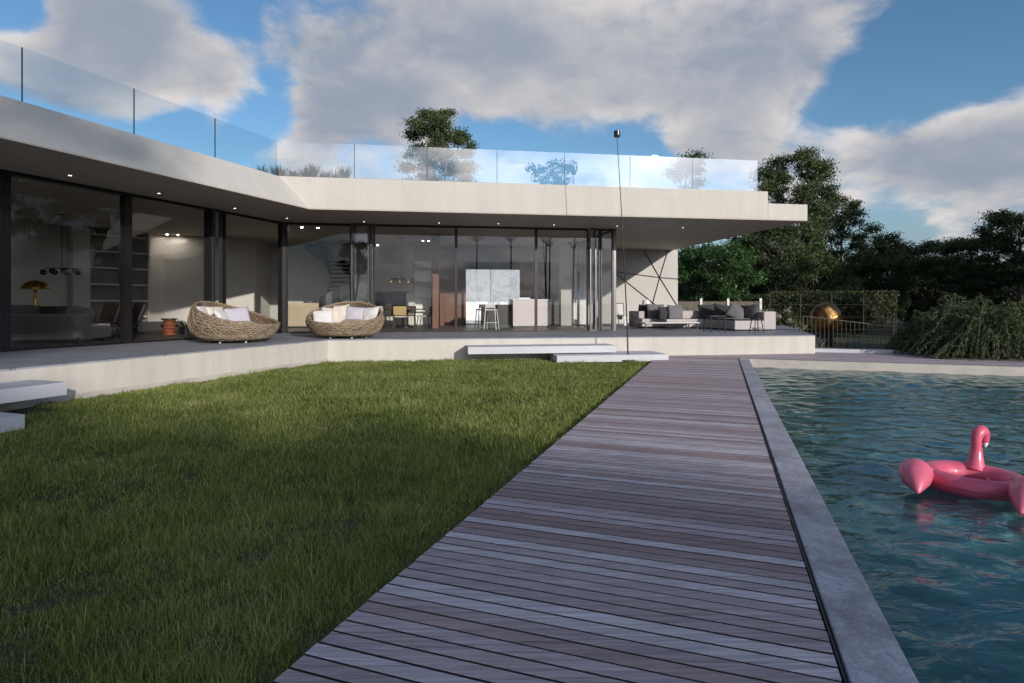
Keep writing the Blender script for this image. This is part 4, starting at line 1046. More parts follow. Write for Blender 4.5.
def daybed(name_label, loc, rz, rx, ry, hb, hf, seed):
    """round woven nest: local -y is the open front"""
    rg = random.Random(seed)
    root = thing('wicker_daybed', name_label, 'daybed', loc, rz, 'round wicker daybeds on the terrace')
    def rim(a):     # a measured from the front
        q = (1-math.cos(a))/2; return hf+(hb-hf)*q**1.25
    def surf(a, s, off=0.0):
        zr = rim(a); z = 0.07+(zr-0.07)*s
        zz = (z-0.07)/(hb-0.07)
        belly = 0.72+0.30*math.sin(min(1.0, zz*2.0+0.12)*PI*0.5)-0.30*max(0, zz-0.45)**1.4
        if s < 0.12: belly *= 0.90+0.10*s/0.12
        x, y = math.sin(a), -math.cos(a)
        return ((rx*belly+off)*x, (ry*belly+off)*y, z)
    g = MB()
    g.grid(lambda u, v: surf(2*PI*u, v), 72, 16, True)
    g.grid(lambda u, v: surf(2*PI*u, 1-v*0.75, -0.07), 72, 10, True)
    nb = MB(); nb.add(g.v, g.f); nb.v += []
    # bottom disc
    o = len(nb.v); nb.v += [surf(2*PI*i/72, 0.0, -0.02) for i in range(72)]; nb.f.append(tuple(range(o, o+72)))
    shell = nb.build('basket', M['wicker_dark'], root, smooth=180)
    w = MB()
    K = 64
    for sg in (1, -1):
        for i in range(K):
            a0 = 2*PI*i/K+rg.uniform(-.05, .05); tw = sg*(0.62+0.2*rg.random()); pts = []
            for u in np.linspace(0.0, 1.0, 15):
                pts.append(surf(a0+tw*u+0.03*math.sin(u*9+i), u, 0.013+0.007*math.sin(u*20+i*sg)))
            w.tube(pts, 0.0095*rg.uniform(0.7, 1.2), 5)
    for s in (0.02, 0.1, 0.2, 0.3, 0.42, 0.55, 0.68, 0.8, 0.9):
        for k in range(2):
            w.tube([surf(a, s+0.012*k+0.012*math.sin(a*7+s*30), 0.009+0.008*math.sin(a*23+k*PI)) for a in np.linspace(0, 2*PI, 73)], 0.010, 5, False)
    for i in range(K):
        a0 = 2*PI*i/K; w.tube([surf(a0+0.35*u, 1-u*0.6, -0.062-0.012*math.sin(u*15+i)) for u in np.linspace(0, 1, 9)], 0.011, 5)
    w.build('weave', M['wicker'], root, smooth=180)
    r_ = MB()
    for k in range(7):
        r_.tube([tuple(np.array(surf(a, 1.0, -0.03+0.028*math.cos(a*17+k*0.9)))+np.array([0, 0, 0.024*math.sin(a*17+k*0.9)])) for a in np.linspace(0, 2*PI, 97)], 0.0135, 5, False)
    r_.build('rim', M['wicker'], root, smooth=180)
    # mattress
    mt = MB(); zs = min(0.36, hf-0.06)
    mt.lathe([(0, 0.14), (0.93, 0.14), (0.99, 0.2), (0.99, zs-0.05), (0.95, zs-0.012), (0.86, zs), (0, zs+0.012)], 48)
    mm = MB(); mm.add([(v[0]*rx*0.92, v[1]*ry*0.92, v[2]) for v in mt.v], mt.f)
    mm.build('mattress', M['fab_taupe'], root, smooth=50)
    for i in range(6):
        a = 2*PI*(i+0.5)/6
        MB().cyl((rx*0.56*math.sin(a), -ry*0.56*math.cos(a), 0.0), (rx*0.58*math.sin(a), -ry*0.58*math.cos(a), 0.10), 0.028, 0.032, 12).build('leg', M['fab_cream'], root, smooth=40)
    return root, zs

def pillow(label, parent_m, loc, rot, size, mat, group, fold=0.0, seed=0, big=1.12):
    """cushion with full middle, pinched corners and a slight crease"""
    w, h, d = size; n = 15; w *= big; h *= big; d *= big; rg = random.Random(seed)
    g = MB()
    def side(sg):
        def fn(u, v):
            x, y = 2*u-1, 2*v-1
            e = max(0.0, (1-x*x))*max(0.0, (1-y*y)); t = d*0.5*e**0.42
            pin = 1-0.055*(1-abs(x)**2.0)*(abs(y)**4)-0.0; pin2 = 1-0.055*(1-abs(y)**2.0)*(abs(x)**4)
            cr = 0.012*math.sin(6*x+seed)*math.cos(5*y+seed*1.7)*e
            return (x*w*0.5*pin2, sg*t+cr-fold*0.12*x*x, y*h*0.5*pin)
        return fn
    g.grid(side(1), n, n); g.grid(side(-1), n, n)
    o = g.build('cushion', M[mat], None, smooth=180)
    bm = bmesh.new(); bm.from_mesh(o.data); bmesh.ops.remove_doubles(bm, verts=bm.verts, dist=0.0006); bmesh.ops.recalc_face_normals(bm, faces=bm.faces); bm.to_mesh(o.data); bm.free()
    mw = parent_m @ Matrix.Translation(Vector(loc)) @ Euler(rot).to_matrix().to_4x4()
    o.location = mw.to_translation(); o.rotation_euler = mw.to_euler()
    tag(o, label, 'cushion', group); return o

def world_m(root): return xform(root.location, root.rotation_euler.z)
pl = at(234, 341, ZT); pc = far(235.0, 320, 14.55)
d1, zs1 = daybed('round wicker daybed at left, tall back toward the lounge windows, seen from its side', (pc[0], pc[1], ZT), R(80), 1.0, 1.02, 1.0, 0.43, 5)
m1 = world_m(d1)
GP1 = 'cushions in the left wicker daybed'
pillow('white cushion standing highest against the back of the left daybed', m1, (-0.42, 0.56, zs1+0.30), (R(-18), 0, R(24)), (0.56, 0.46, 0.17), 'fab_white', GP1, seed=1)
pillow('pale cushion in the middle of the row in the left daybed', m1, (0.10, 0.60, zs1+0.30), (R(-20), 0, R(-4)), (0.54, 0.44, 0.17), 'fab_cream', GP1, seed=2)
pillow('lilac white cushion leaning in front of the others in the left daybed', m1, (-0.20, 0.20, zs1+0.24), (R(-30), R(4), R(16)), (0.52, 0.42, 0.16), 'fab_white', GP1, seed=3)
pillow('large pale cushion at the right end of the row in the left daybed', m1, (0.52, 0.30, zs1+0.27), (R(-22), R(-5), R(-38)), (0.56, 0.44, 0.17), 'fab_lilac', GP1, seed=4)
pillow('flat taupe cushion lying in the left daybed', m1, (0.20, -0.10, zs1+0.09), (R(-84), 0, R(-30)), (0.50, 0.38, 0.12), 'fab_taupe', GP1, seed=5)
pc2 = far(345.5, 320, 16.45)
d2, zs2 = daybed('round wicker daybed at right, open front facing the lawn', (pc2[0], pc2[1], ZT), R(2), 1.03, 0.96, 1.0, 0.42, 6)
m2 = world_m(d2)
GP2 = 'cushions in the right wicker daybed'
pillow('cream cushion behind the front left one in the right daybed', m2, (-0.52, 0.42, zs2+0.24), (R(-14), R(3), R(18)), (0.52, 0.46, 0.17), 'fab_cream', GP2, seed=6)
pillow('white cushion at the front left of the right daybed', m2, (-0.66, 0.10, zs2+0.20), (R(-20), R(-4), R(14)), (0.52, 0.42, 0.16), 'fab_white', GP2, seed=7)
pillow('tall cream cushion left of the lilac one in the right daybed', m2, (-0.24, 0.50, zs2+0.27), (R(-12), R(-6), R(4)), (0.44, 0.54, 0.16), 'fab_cream', GP2, seed=8)
pillow('lilac grey cushion in the middle of the right daybed', m2, (0.16, 0.44, zs2+0.25), (R(-14), R(5), R(-3)), (0.52, 0.48, 0.17), 'fab_lilac', GP2, seed=9)
pillow('white cushion at the right end of the right daybed', m2, (0.62, 0.34, zs2+0.24), (R(-14), R(-4), R(-22)), (0.50, 0.48, 0.17), 'fab_white', GP2, seed=10)
pillow('folded taupe cushion lying in front of the lilac one in the right daybed', m2, (0.16, 0.06, zs2+0.08), (R(-78), 0, R(-8)), (0.56, 0.34, 0.13), 'fab_taupe', GP2, seed=11)

def soft_box(x0, x1, y0, y1, z0, z1, name, mat, parent, bev=0.05):
    return MB().box(x0, x1, y0, y1, z0, z1).build(name, M[mat], parent, smooth=60, bevel=bev, seg=3)

# outdoor corner sofa at the right of the terrace
def corner_sofa():
    p = F(13.32, 2.97, ZT)
    r = thing('corner_sofa', 'pale outdoor corner sofa near the right end of the terrace', 'sofa', p, AF)
    soft_box(0.02, 1.14, 0.0, 2.3, 0.04, 0.36, 'chaise', 'out_sofa', r, 0.03)
    soft_box(1.15, 1.62, 0.03, 3.1, 0.04, 0.68, 'armrest', 'out_sofa', r, 0.04)
    soft_box(-1.5, 1.14, 2.31, 3.1, 0.04, 0.36, 'seat', 'out_sofa', r, 0.03)
    soft_box(-1.5, 1.14, 2.82, 3.1, 0.365, 0.68, 'backrest', 'out_sofa', r, 0.04)
    soft_box(0.03, 1.12, 0.06, 2.25, 0.362, 0.43, 'seat_cushion', 'fab_char', r, 0.03)
    for x, y in [(0.1, 0.1), (1.05, 0.1), (1.5, 0.15), (-1.4, 2.4), (-1.4, 3.0), (1.5, 3.0)]:
        MB().cyl((x, y, 0), (x, y, 0.045), 0.025, n=10).build('leg', M['black'], r)
    return r
sf_ = corner_sofa(); ms = world_m(sf_); GS = 'loose cushions on the outdoor corner sofa'
pillow('mid grey cushion at the far left of the corner sofa behind the low side table', ms, (-1.02, 2.58, 0.62), (R(-14), R(3), R(10)), (0.62, 0.52, 0.2), 'fab_mid', GS, seed=21)
pillow('charcoal cushion next to the mid grey one at the far left of the corner sofa', ms, (-1.42, 2.66, 0.60), (R(-10), 0, R(4)), (0.5, 0.46, 0.2), 'fab_char', GS, seed=22)
pillow('charcoal cushion in the inner corner of the corner sofa', ms, (0.30, 2.55, 0.66), (R(-12), R(-4), R(2)), (0.66, 0.54, 0.22), 'fab_char', GS, seed=23)
pillow('charcoal cushion behind the light grey one on the chaise of the corner sofa', ms, (0.55, 1.75, 0.66), (R(-20), R(8), R(-14)), (0.66, 0.52, 0.22), 'fab_char', GS, seed=24)
pillow('light grey cushion tilted on the chaise of the corner sofa', ms, (0.62, 0.95, 0.64), (R(-28), R(24), R(-34)), (0.6, 0.5, 0.2), 'fab_mid', GS, seed=25)
pillow('charcoal cushion leaning on the arm of the corner sofa behind the stool', ms, (0.98, 0.72, 0.66), (R(-16), R(-6), R(-64)), (0.6, 0.52, 0.22), 'fab_char', GS, seed=26)

def left_module():
    p = F(uF(642, 6.0), 6.0, ZT)
    r = thing('outdoor_sofa', 'pale low outdoor seat module beside the panel wall, left of the coffee table', 'sofa', p, AF)
    soft_box(0, 1.75, 0, 1.5, 0.04, 0.36, 'seat', 'out_sofa', r, 0.03)
    soft_box(0.0, 0.28, 0.35, 1.5, 0.365, 0.66, 'backrest', 'out_sofa', r, 0.04)
    for x, y in [(0.1, 0.1), (1.65, 0.1), (0.1, 1.4), (1.65, 1.4)]: MB().cyl((x, y, 0), (x, y, 0.045), 0.025, n=10).build('leg', M['black'], r)
    return r
lm = left_module(); ml_ = world_m(lm)
pillow('big mid grey cushion upright on the low seat module by the panel wall', ml_, (0.70, 0.30, 0.64), (R(-16), R(2), R(4)), (0.72, 0.58, 0.2), 'fab_mid', None, seed=31)
pillow('charcoal cushion standing sideways at the left end of the low seat module', ml_, (0.36, 0.75, 0.64), (R(-8), 0, R(-70)), (0.6, 0.55, 0.18), 'fab_char', None, seed=32)

def wire_chair(label, p, rz):
    r = thing('wire_lounge_chair', label, 'chair', p, rz, 'wire lounge chairs behind the coffee table')
    f = MB(); q = 0.011
    for x in (-0.3, 0.3):
        f.tube([(x, -0.32, 0), (x, -0.30, 0.36), (x, 0.26, 0.30), (x, 0.46, 0.78)], q, 7); f.tube([(x, 0.36, 0), (x, 0.20, 0.31)], q, 7); f.tube([(x, -0.31, 0.36), (x, -0.28, 0.54), (x, 0.32, 0.52)], q, 7)
    for a, b in [((-0.3, -0.30, 0.36), (0.3, -0.30, 0.36)), ((-0.3, 0.46, 0.78), (0.3, 0.46, 0.78)), ((-0.3, 0.26, 0.30), (0.3, 0.26, 0.30))]: f.tube([a, b], q, 7)
    for k in range(7):
        x = -0.24+0.08*k; f.tube([(x, -0.30, 0.355), (x, 0.26, 0.295), (x, 0.46, 0.775)], 0.004, 5)
    f.build('frame', M['black'], r, smooth=60)
    m = Matrix.Rotation(R(-6), 4, 'X')
    MB().box(-0.27, 0.27, -0.28, 0.24, 0.36, 0.44, m).build('seat_cushion', M['fab_mid'], r, smooth=60, bevel=0.03, seg=3)
    m = Matrix.Translation((0, 0.30, 0.36)) @ Matrix.Rotation(R(-23), 4, 'X')
    MB().box(-0.26, 0.26, -0.06, 0.03, 0.0, 0.44, m).build('back_cushion', M['fab_mid'], r, smooth=60, bevel=0.03, seg=3)
    return r
def tp(px, y, z=ZT): p = far(px, HY, y); return (p[0], p[1], z)
w1 = wire_chair('left one of two black wire lounge chairs behind the white coffee table', tp(668, 23.6), R(14))
dup(w1, tp(682, 23.8), R(-6), 'right one of two black wire lounge chairs behind the white coffee table')

def draped_chair():
    r = thing('garden_chair', 'dark framed garden chair with a white throw just right of the glazed corner', 'chair', tp(621.5, 24.0), R(15))
    f = MB()
    for x in (-0.22, 0.22):
        f.tube([(x*1.25, -0.26, 0), (x, -0.20, 0.45), (x, 0.22, 0.43), (x*1.05, 0.30, 0.98)], 0.014, 7); f.tube([(x*1.25, 0.32, 0), (x, 0.20, 0.44)], 0.014, 7)
    f.tube([(-0.23, 0.30, 0.98), (0.23, 0.30, 0.98)], 0.014, 7); f.tube([(-0.22, -0.2, 0.45), (0.22, -0.2, 0.45)], 0.014, 7)
    f.build('frame', M['black'], r, smooth=60)
    MB().box(-0.23, 0.23, -0.22, 0.24, 0.44, 0.48).build('seat', M['fab_mid'], r, bevel=0.015)
    g = MB(); prof = [(-0.26, 0.05), (-0.245, 0.3), (-0.22, 0.49), (0.0, 0.495), (0.24, 0.50), (0.27, 0.75), (0.315, 1.0), (0.345, 0.98), (0.35, 0.6), (0.36, 0.3)]
    def th(u, v):
        k = v*(len(prof)-1); i = min(int(k), len(prof)-2); a = k-i
        y = prof[i][0]*(1-a)+prof[i+1][0]*a; z = prof[i][1]*(1-a)+prof[i+1][1]*a
        return (-0.02+0.22*u+0.015*math.sin(v*9), y-0.012*math.sin(u*9+v*4), z+0.012*math.sin(u*7))
    g.grid(th, 12, 40)
    o = g.build('throw', M['fab_white'], r, smooth=180); s = o.modifiers.new('thick', 'SOLIDIFY'); s.thickness = 0.012
draped_chair()

def coffee_table():
    p = F(uF(645, 4.4), 4.4, ZT)
    r = thing('coffee_table', 'long low outdoor coffee table with white top and black legs', 'table', p, AF)
    MB().box(0, 2.15, 0, 0.85, 0.235, 0.26).build('tabletop', M['white_paint'], r, bevel=0.004)
    MB().box(0.03, 2.12, 0.03, 0.82, 0.205, 0.233).build('apron', M['black'], r)
    for x in (0.05, 2.06):
        for y in (0.06, 0.75): MB().box(x, x+0.04, y, y+0.04, 0, 0.206).build('leg', M['black'], r, bevel=0.003)
coffee_table()
def side_table():
    r = thing('side_table', 'dark square side table standing in front of the corner sofa', 'table', tp(714.5, 19.6), AF)
    MB().box(-0.29, 0.29, -0.26, 0.26, 0.53, 0.56).build('tabletop', M['black'], r, bevel=0.006)
    for x in (-0.26, 0.26):
        for y in (-0.22, 0.22): MB().cyl((x*1.02, y*1.02, 0), (x*0.94, y*0.94, 0.53), 0.018, 0.022, 10).build('leg', M['black'], r, smooth=60)
side_table()
def stool():
    r = thing('stool', 'small dark splayed leg stool in front of the corner sofa arm', 'stool', tp(756.5, 19.3), AF)
    MB().lathe([(0, 0.445), (0.19, 0.445), (0.205, 0.455), (0.205, 0.48), (0.19, 0.49), (0, 0.485)], 28).build('seat', M['black'], r, smooth=40)
    for k in range(4):
        a = PI/4+k*PI/2; MB().cyl((0.23*math.cos(a), 0.23*math.sin(a), 0), (0.15*math.cos(a), 0.15*math.sin(a), 0.45), 0.013, 0.018, 10).build('leg', M['black'], r, smooth=60)
    f = MB(); f.tube([(0.2*math.cos(a), 0.2*math.sin(a), 0.15) for a in np.linspace(PI/4, 2*PI+PI/4, 5)], 0.009, 6, False); f.build('footrest', M['black'], r)
stool()
def lantern():
    r = thing('lantern', 'small white shaded lamp on a thin stand behind the low seat module', 'lamp', tp(646, 25.2), AF)
    MB().lathe([(0, 0), (0.13, 0), (0.13, 0.02), (0, 0.02)], 20).build('base', M['black'], r, smooth=40)
    MB().cyl((0, 0, 0.02), (0, 0, 1.0), 0.014, n=10).build('stem', M['black'], r)
    MB().lathe([(0.19, 0.86), (0.15, 1.08), (0.1, 1.14), (0, 1.15)], 24).build('lamp_shade', M['white_paint'], r, smooth=60)
lantern()

def bronze_ball():
    p = far(826.5, HY, 20.2)
    r = thing('sculpture', 'dented golden bronze ball sculpture on a dark plinth behind the pool', 'sculpture', (p[0], p[1], -0.07), R(20))
    def ball(u, v):
        a = 2*PI*u; b = PI*v; x, y, z = math.sin(b)*math.cos(a), math.sin(b)*math.sin(a), math.cos(b)
        k = 1.0
        for dx, dy, dz, w, q in [(-.3, -.9, .3, 9, .22), (.5, -.8, -.1, 12, .2), (-.1, -.85, -.5, 10, .2), (.15, -.7, .68, 14, .15), (-.85, -.4, 0, 9, .2), (.8, -.3, .5, 12, .15), (0, 1, 0, 6, .2)]:
            n = math.sqrt(dx*dx+dy*dy+dz*dz); k -= 0.9*q*math.exp(w*((x*dx+y*dy+z*dz)/n-1))
        k += 0.03*math.sin(7*x+2)*math.sin(8*z)*math.cos(5*y)
        return (0.53*k*x, 0.53*k*y, 1.1+0.53*k*z)
    MB().grid(ball, 64, 40, True).build('ball', M['bronze'], r, smooth=180)
    MB().lathe([(0, 0), (0.34, 0), (0.34, 0.06), (0.24, 0.1), (0.2, 0.5), (0.26, 0.6), (0, 0.62)], 28).build('plinth', M['black'], r, smooth=40)
bronze_ball()

def slim_rail():
    a, b = far(803, HY, 18.9), far(899, HY, 18.4)
    rz = math.atan2(b[1]-a[1], b[0]-a[0]); ln = math.hypot(*(b-a)[:2])
    r = thing('slim_railing', 'slim brown metal bar railing that slopes down to the right behind the pool', 'railing', (a[0], a[1], -0.07), rz)
    h0, h1 = 1.5-(316-HY)/FPX*18.9+0.07, 1.5-(327.5-HY)/FPX*18.4+0.07
    mt = pm('rail_metal', (0.11, 0.085, 0.06), 0.45, 0.6)
    hh = lambda x: h0+(h1-h0)*x/ln
    MB().tube([(0, 0, h0), (ln, 0, h1)], 0.016, 8).build('top_rail', mt, r)
    MB().tube([(0, 0, 0.16), (ln, 0, 0.12)], 0.012, 8).build('bottom_rail', mt, r)
    n = 23
    for i in range(n):
        x = ln*i/(n-1); e = i in (0, n-1)
        MB().cyl((x, 0, 0 if e else 0.14), (x, 0, hh(x)), 0.016 if e else 0.0085, n=8).build('post' if e else 'bar', mt, r)
slim_rail()
def kerb():
    g = MB(RD); a = F(14.26, 0); s0 = a[:2]@D1; 
    k = MB(); A, Bp = far(811, HY, 18.15), far(925, HY, 17.25)
    dd = (Bp-A)[:2]; ln = np.linalg.norm(dd); 
    k.box(0, ln, 0, 0.35, -0.08, 0.10, xform((A[0], A[1], 0), math.atan2(dd[1], dd[0])))
    struct(k.build('pool_terrace_kerb', M['step'], bevel=0.008))
kerb()

def post_fence():
    a, b = far(672, HY, 29.5), far(772, HY, 28.5)
    rz = math.atan2(b[1]-a[1], b[0]-a[0]); ln = math.hypot(*(b-a)[:2])
    r = thing('garden_fence', 'low fence of brownish woven screen between white posts behind the outdoor sofa', 'fence', (a[0], a[1], -0.07), rz)
    scr = pm('woven_screen', (0.14, 0.12, 0.10), 0.85, 0, 0.25, 14, 0.5, 60)
    zt = 1.5-(301-HY)/FPX*29+0.07
    xs = [on_line(px, a, (b-a)[:2]/ln) for px in (674, 701, 728, 760.5)]
    for x in xs: MB().box(x-0.055, x+0.055, -0.06, 0.06, 0, zt+0.13).build('post', M['white_paint'], r, bevel=0.006)
    for x0, x1 in zip(xs[:-1], xs[1:]): MB().box(x0+0.057, x1-0.057, -0.015, 0.015, 0.1, zt-0.02).build('screen_panel', scr, r)
post_fence()

# ================================================================== indoors, seen through the glass
ZF = ZT+0.0095
def ip(px, y): p = far(px, HY, y); return (p[0], p[1], ZF)

def living_sofa():
    r = thing('sofa', 'big grey living room sofa seen from behind at the left end', 'sofa', ip(54, 14.2), R(6))
    soft_box(-0.92, 0.92, -0.45, -0.15, 0.08, 0.70, 'backrest', 'sofa_grey', r, 0.05)
    soft_box(-0.92, 0.92, -0.14, 0.75, 0.08, 0.40, 'seat', 'sofa_grey', r, 0.05)
    soft_box(-1.16, -0.925, -0.45, 0.75, 0.08, 0.62, 'armrest', 'sofa_grey', r, 0.05)
    soft_box(-1.1, -0.45, -0.12, 0.2, 0.62, 0.92, 'back_cushion', 'sofa_grey', r, 0.08)
    soft_box(0.3, 0.85, -0.10, 0.14, 0.42, 0.86, 'back_cushion', 'sofa_grey', r, 0.08)
    for x in (-1.0, 0.8):
        for y in (-0.35, 0.65): MB().cyl((x, y, 0), (x, y, 0.085), 0.03, n=10).build('leg', M['black'], r)
living_sofa()
def low_sofa():
    r = thing('low_sofa', 'low grey sofa deep in the living room left of the copper stool', 'sofa', ip(151, 18.6), R(30))
    soft_box(-0.9, 0.9, -0.4, 0.45, 0.06, 0.38, 'seat', 'sofa_grey', r, 0.06)
    soft_box(-0.9, -0.35, 0.1, 0.45, 0.385, 0.68, 'backrest', 'sofa_grey', r, 0.07)
    for x in (-0.8, 0.8):
        for y in (-0.3, 0.35): MB().cyl((x, y, 0), (x, y, 0.065), 0.03, n=10).build('leg', M['black'], r)
low_sofa()
def lamp_console():
    r = thing('console_table', 'dark slatted console behind the grey sofa, under the brass lamp', 'console', ip(50, 16.2), R(8))
    MB().box(-0.7, 0.7, -0.2, 0.2, 0.84, 0.88).build('top', M['wood_dark'], r, bevel=0.005)
    g = MB()
    for i in range(24): x = -0.68+i*0.058; g.box(x, x+0.03, -0.19, -0.16, 0.05, 0.838)
    g.box(-0.68, 0.68, -0.155, 0.18, 0.05, 0.838)
    g.build('slatted_front', M['wood_dark'], r)
    for x in (-0.6, 0.6): MB().cyl((x, 0, 0), (x, 0, 0.05), 0.03, n=10).build('leg', M['black'], r)
    q = xform(ip(35.5, 16.2), R(8)); tr = q.to_translation()
    l = thing('table_lamp', 'brass mushroom table lamp on the dark console', 'lamp', (tr.x, tr.y, ZF+0.8805))
    MB().lathe([(0, 0), (0.12, 0), (0.12, 0.02), (0.035, 0.04), (0, 0.04)], 24).build('base', M['gold'], l, smooth=40)
    MB().lathe([(0.04, 0.03), (0.045, 0.1), (0.04, 0.46), (0.06, 0.5)], 18).build('stem', M['gold'], l, smooth=60)
    MB().lathe([(0.0, 0.72), (0.12, 0.705), (0.23, 0.65), (0.30, 0.56), (0.32, 0.48), (0.30, 0.47), (0.0, 0.485)], 36).build('lamp_shade', M['gold'], l, smooth=50)
lamp_console()
def globe_light(name, label, p, n, ln, r, mat, drop, rz, rings=False):
    root = thing(name, label, 'chandelier', p, rz)
    h = ZC-p[2]
    MB().cyl((0, 0, 0.02), (0, 0, h-0.03), 0.008, n=8).build('hanging_rod', M['black'], root)
    MB().lathe([(0, h-0.03), (0.06, h-0.03), (0.06, h-0.003), (0, h-0.003)], 20).build('ceiling_cap', M['black'], root, smooth=40)
    MB().cyl((-ln/2, 0, 0.02), (ln/2, 0, 0.02), 0.012, n=8).build('bar', M['black'], root)
    for i in range(n):
        x = -ln/2+ln*i/(n-1); z = -r*0.95+(0.03 if i % 2 else -0.02)
        o = MB().lathe([(0, z-r)]+[(r*math.sin(a), z-r*math.cos(a)) for a in np.linspace(0.2, PI-0.2, 9)]+[(0, z+r)], 18, (x, 0.07*(1 if i % 2 else -1), 0)).build('globe', mat, root, smooth=180)
smoke = pm('smoked_glass_globe', (0.05, 0.04, 0.035), 0.12, 0.4)
amber = pm('bronze_glass_disc', (0.30, 0.22, 0.15), 0.18, 0.6)
globe_light('chandelier', 'row of dark glass globes hanging over the living room', (*far(62, HY, 17.2)[:2], 1.5-(269-HY)/FPX*17.2), 7, 0.95, 0.085, smoke, 1.6, R(5))
globe_light('chandelier', 'cluster of bronze discs hanging over the dining table', (*far(401.5, HY, 23.2)[:2], 1.5-(279-HY)/FPX*23.2), 6, 0.85, 0.10, amber, 1.6, AF)

M['shelfback'] = pm('shelf_back', (0.24, 0.215, 0.19), 0.7)
def bookshelf():
    a = np.array([-14.86, 20.3]); b = np.array([-13.78, 21.8]); dd = b-a; ln = np.linalg.norm(dd)
    rz = math.atan2(dd[1], dd[0])
    r = thing('bookshelf', 'tall built-in open bookshelf at the back of the living room', 'bookshelf', (a[0], a[1], ZF), rz)
    H = 3.55
    MB().box(-0.55, ln, -0.02, 0.02, 0, H).build('back_panel', M['shelfback'], r)
    MB().box(-0.55, -0.05, -0.42, -0.021, 0, H).build('side_panel', M['inwall'], r); MB().box(ln-0.05, ln, -0.36, -0.021, 0, H).build('side_panel', M['inwall'], r)
    MB().box(ln*0.5-0.02, ln*0.5+0.02, -0.34, -0.021, 0.3, H-0.05).build('divider', M['inwall'], r)
    for i in range(6): MB().box(-0.048, ln-0.052, -0.35, -0.022, 0.45+i*0.58, 0.50+i*0.58).build('shelf', M['white_paint'], r)
    rg = random.Random(3)
bookshelf()
def lounge_chair(label, p, rz):
    r = thing('lounge_chair', label, 'chair', p, rz, 'dark leather lounge chairs in the living room')
    MB().box(-0.36, 0.36, -0.4, 0.3, 0.30, 0.44, Matrix.Rotation(R(-5), 4, 'X')).build('seat', M['leather'], r, smooth=60, bevel=0.04, seg=3)
    MB().box(-0.36, 0.36, -0.07, 0.07, 0.0, 0.62, Matrix.Translation((0, 0.36, 0.36)) @ Matrix.Rotation(R(-20), 4, 'X')).build('backrest', M['leather'], r, smooth=60, bevel=0.04, seg=3)
    f = MB()
    for x in (-0.38, 0.38): f.tube([(x, -0.36, 0), (x, -0.34, 0.33), (x, 0.38, 0.28), (x, 0.46, 0)], 0.014, 7); f.tube([(x, -0.35, 0.33), (x, -0.3, 0.55), (x, 0.35, 0.55)], 0.014, 7)
    f.build('frame', M['black'], r, smooth=60); return r
lc = lounge_chair('left dark leather lounge chair beyond the magazine table', ip(95, 17.2), R(-20))
dup(lc, ip(121, 18.0), R(-35), 'right dark leather lounge chair, partly behind the thick window mullion')
def magazine_table():
    r = thing('low_table', 'low dark round table in front of the leather chairs', 'table', ip(106, 15.6), R(10))
    MB().lathe([(0, 0.30), (0.62, 0.30), (0.64, 0.31), (0.64, 0.335), (0.62, 0.345), (0, 0.345)], 40).build('tabletop', M['wood_dark'], r, smooth=30)
    MB().lathe([(0.3, 0), (0.3, 0.03), (0.1, 0.08), (0.1, 0.3)], 24).build('pedestal', M['wood_dark'], r, smooth=40)
    b = MB().box(-0.2, 0.2, -0.14, 0.14, 0, 0.07).build('book_stack', M['white_paint'], None, bevel=0.006)
    p = ip(99, 15.5); b.location = (p[0], p[1], ZF+0.3455); b.rotation_euler = (0, 0, R(4)); tag(b, 'white book lying on the low round table', 'book')
magazine_table()
def copper_stool():
    r = thing('copper_stool', 'turned copper coloured stool table with dark top inside the lounge window', 'side table', ip(169.5, 17.7), 0)
    MB().lathe([(0, 0), (0.19, 0), (0.20, 0.02), (0.16, 0.06), (0.20, 0.11), (0.16, 0.16), (0.20, 0.21), (0.16, 0.26), (0.19, 0.31), (0.15, 0.36), (0.19, 0.42), (0.15, 0.46), (0, 0.46)], 30).build('body', M['copper'], r, smooth=60)
    MB().lathe([(0, 0.461), (0.22, 0.461), (0.23, 0.47), (0.23, 0.5), (0, 0.505)], 30).build('tabletop', M['wood_dark'], r, smooth=40)
copper_stool()
def foliage_branch():
    r = tuft('leafy_house_plant', 'small dark leafy plant half hidden by the left wicker daybed', 'plant', ip(186, 18.0), 40, 0.62, 0.45, 'leaf_dark', 0.035, 15)
    MB().lathe([(0, 0), (0.12, 0), (0.15, 0.22), (0.13, 0.22), (0.1, 0.2), (0, 0.2)], 20).build('pot', M['black'], r, smooth=40)
foliage_branch()
def sideboard():
    r = thing('sideboard', 'pale oak sideboard beneath the curved stair', 'sideboard', ip(300, 23.0), AF)
    MB().box(-0.75, 0.75, -0.22, 0.22, 0.06, 0.98).build('body', M['wood_light'], r, bevel=0.006)
    for i in range(3): MB().box(-0.74, 0.74, -0.236, -0.221, 0.08+0.3*i, 0.36+0.3*i).build('drawer', M['wood_light'], r, bevel=0.004)
    MB().box(-0.7, 0.7, -0.18, 0.18, 0, 0.058).build('plinth', M['wood_dark'], r)
sideboard()
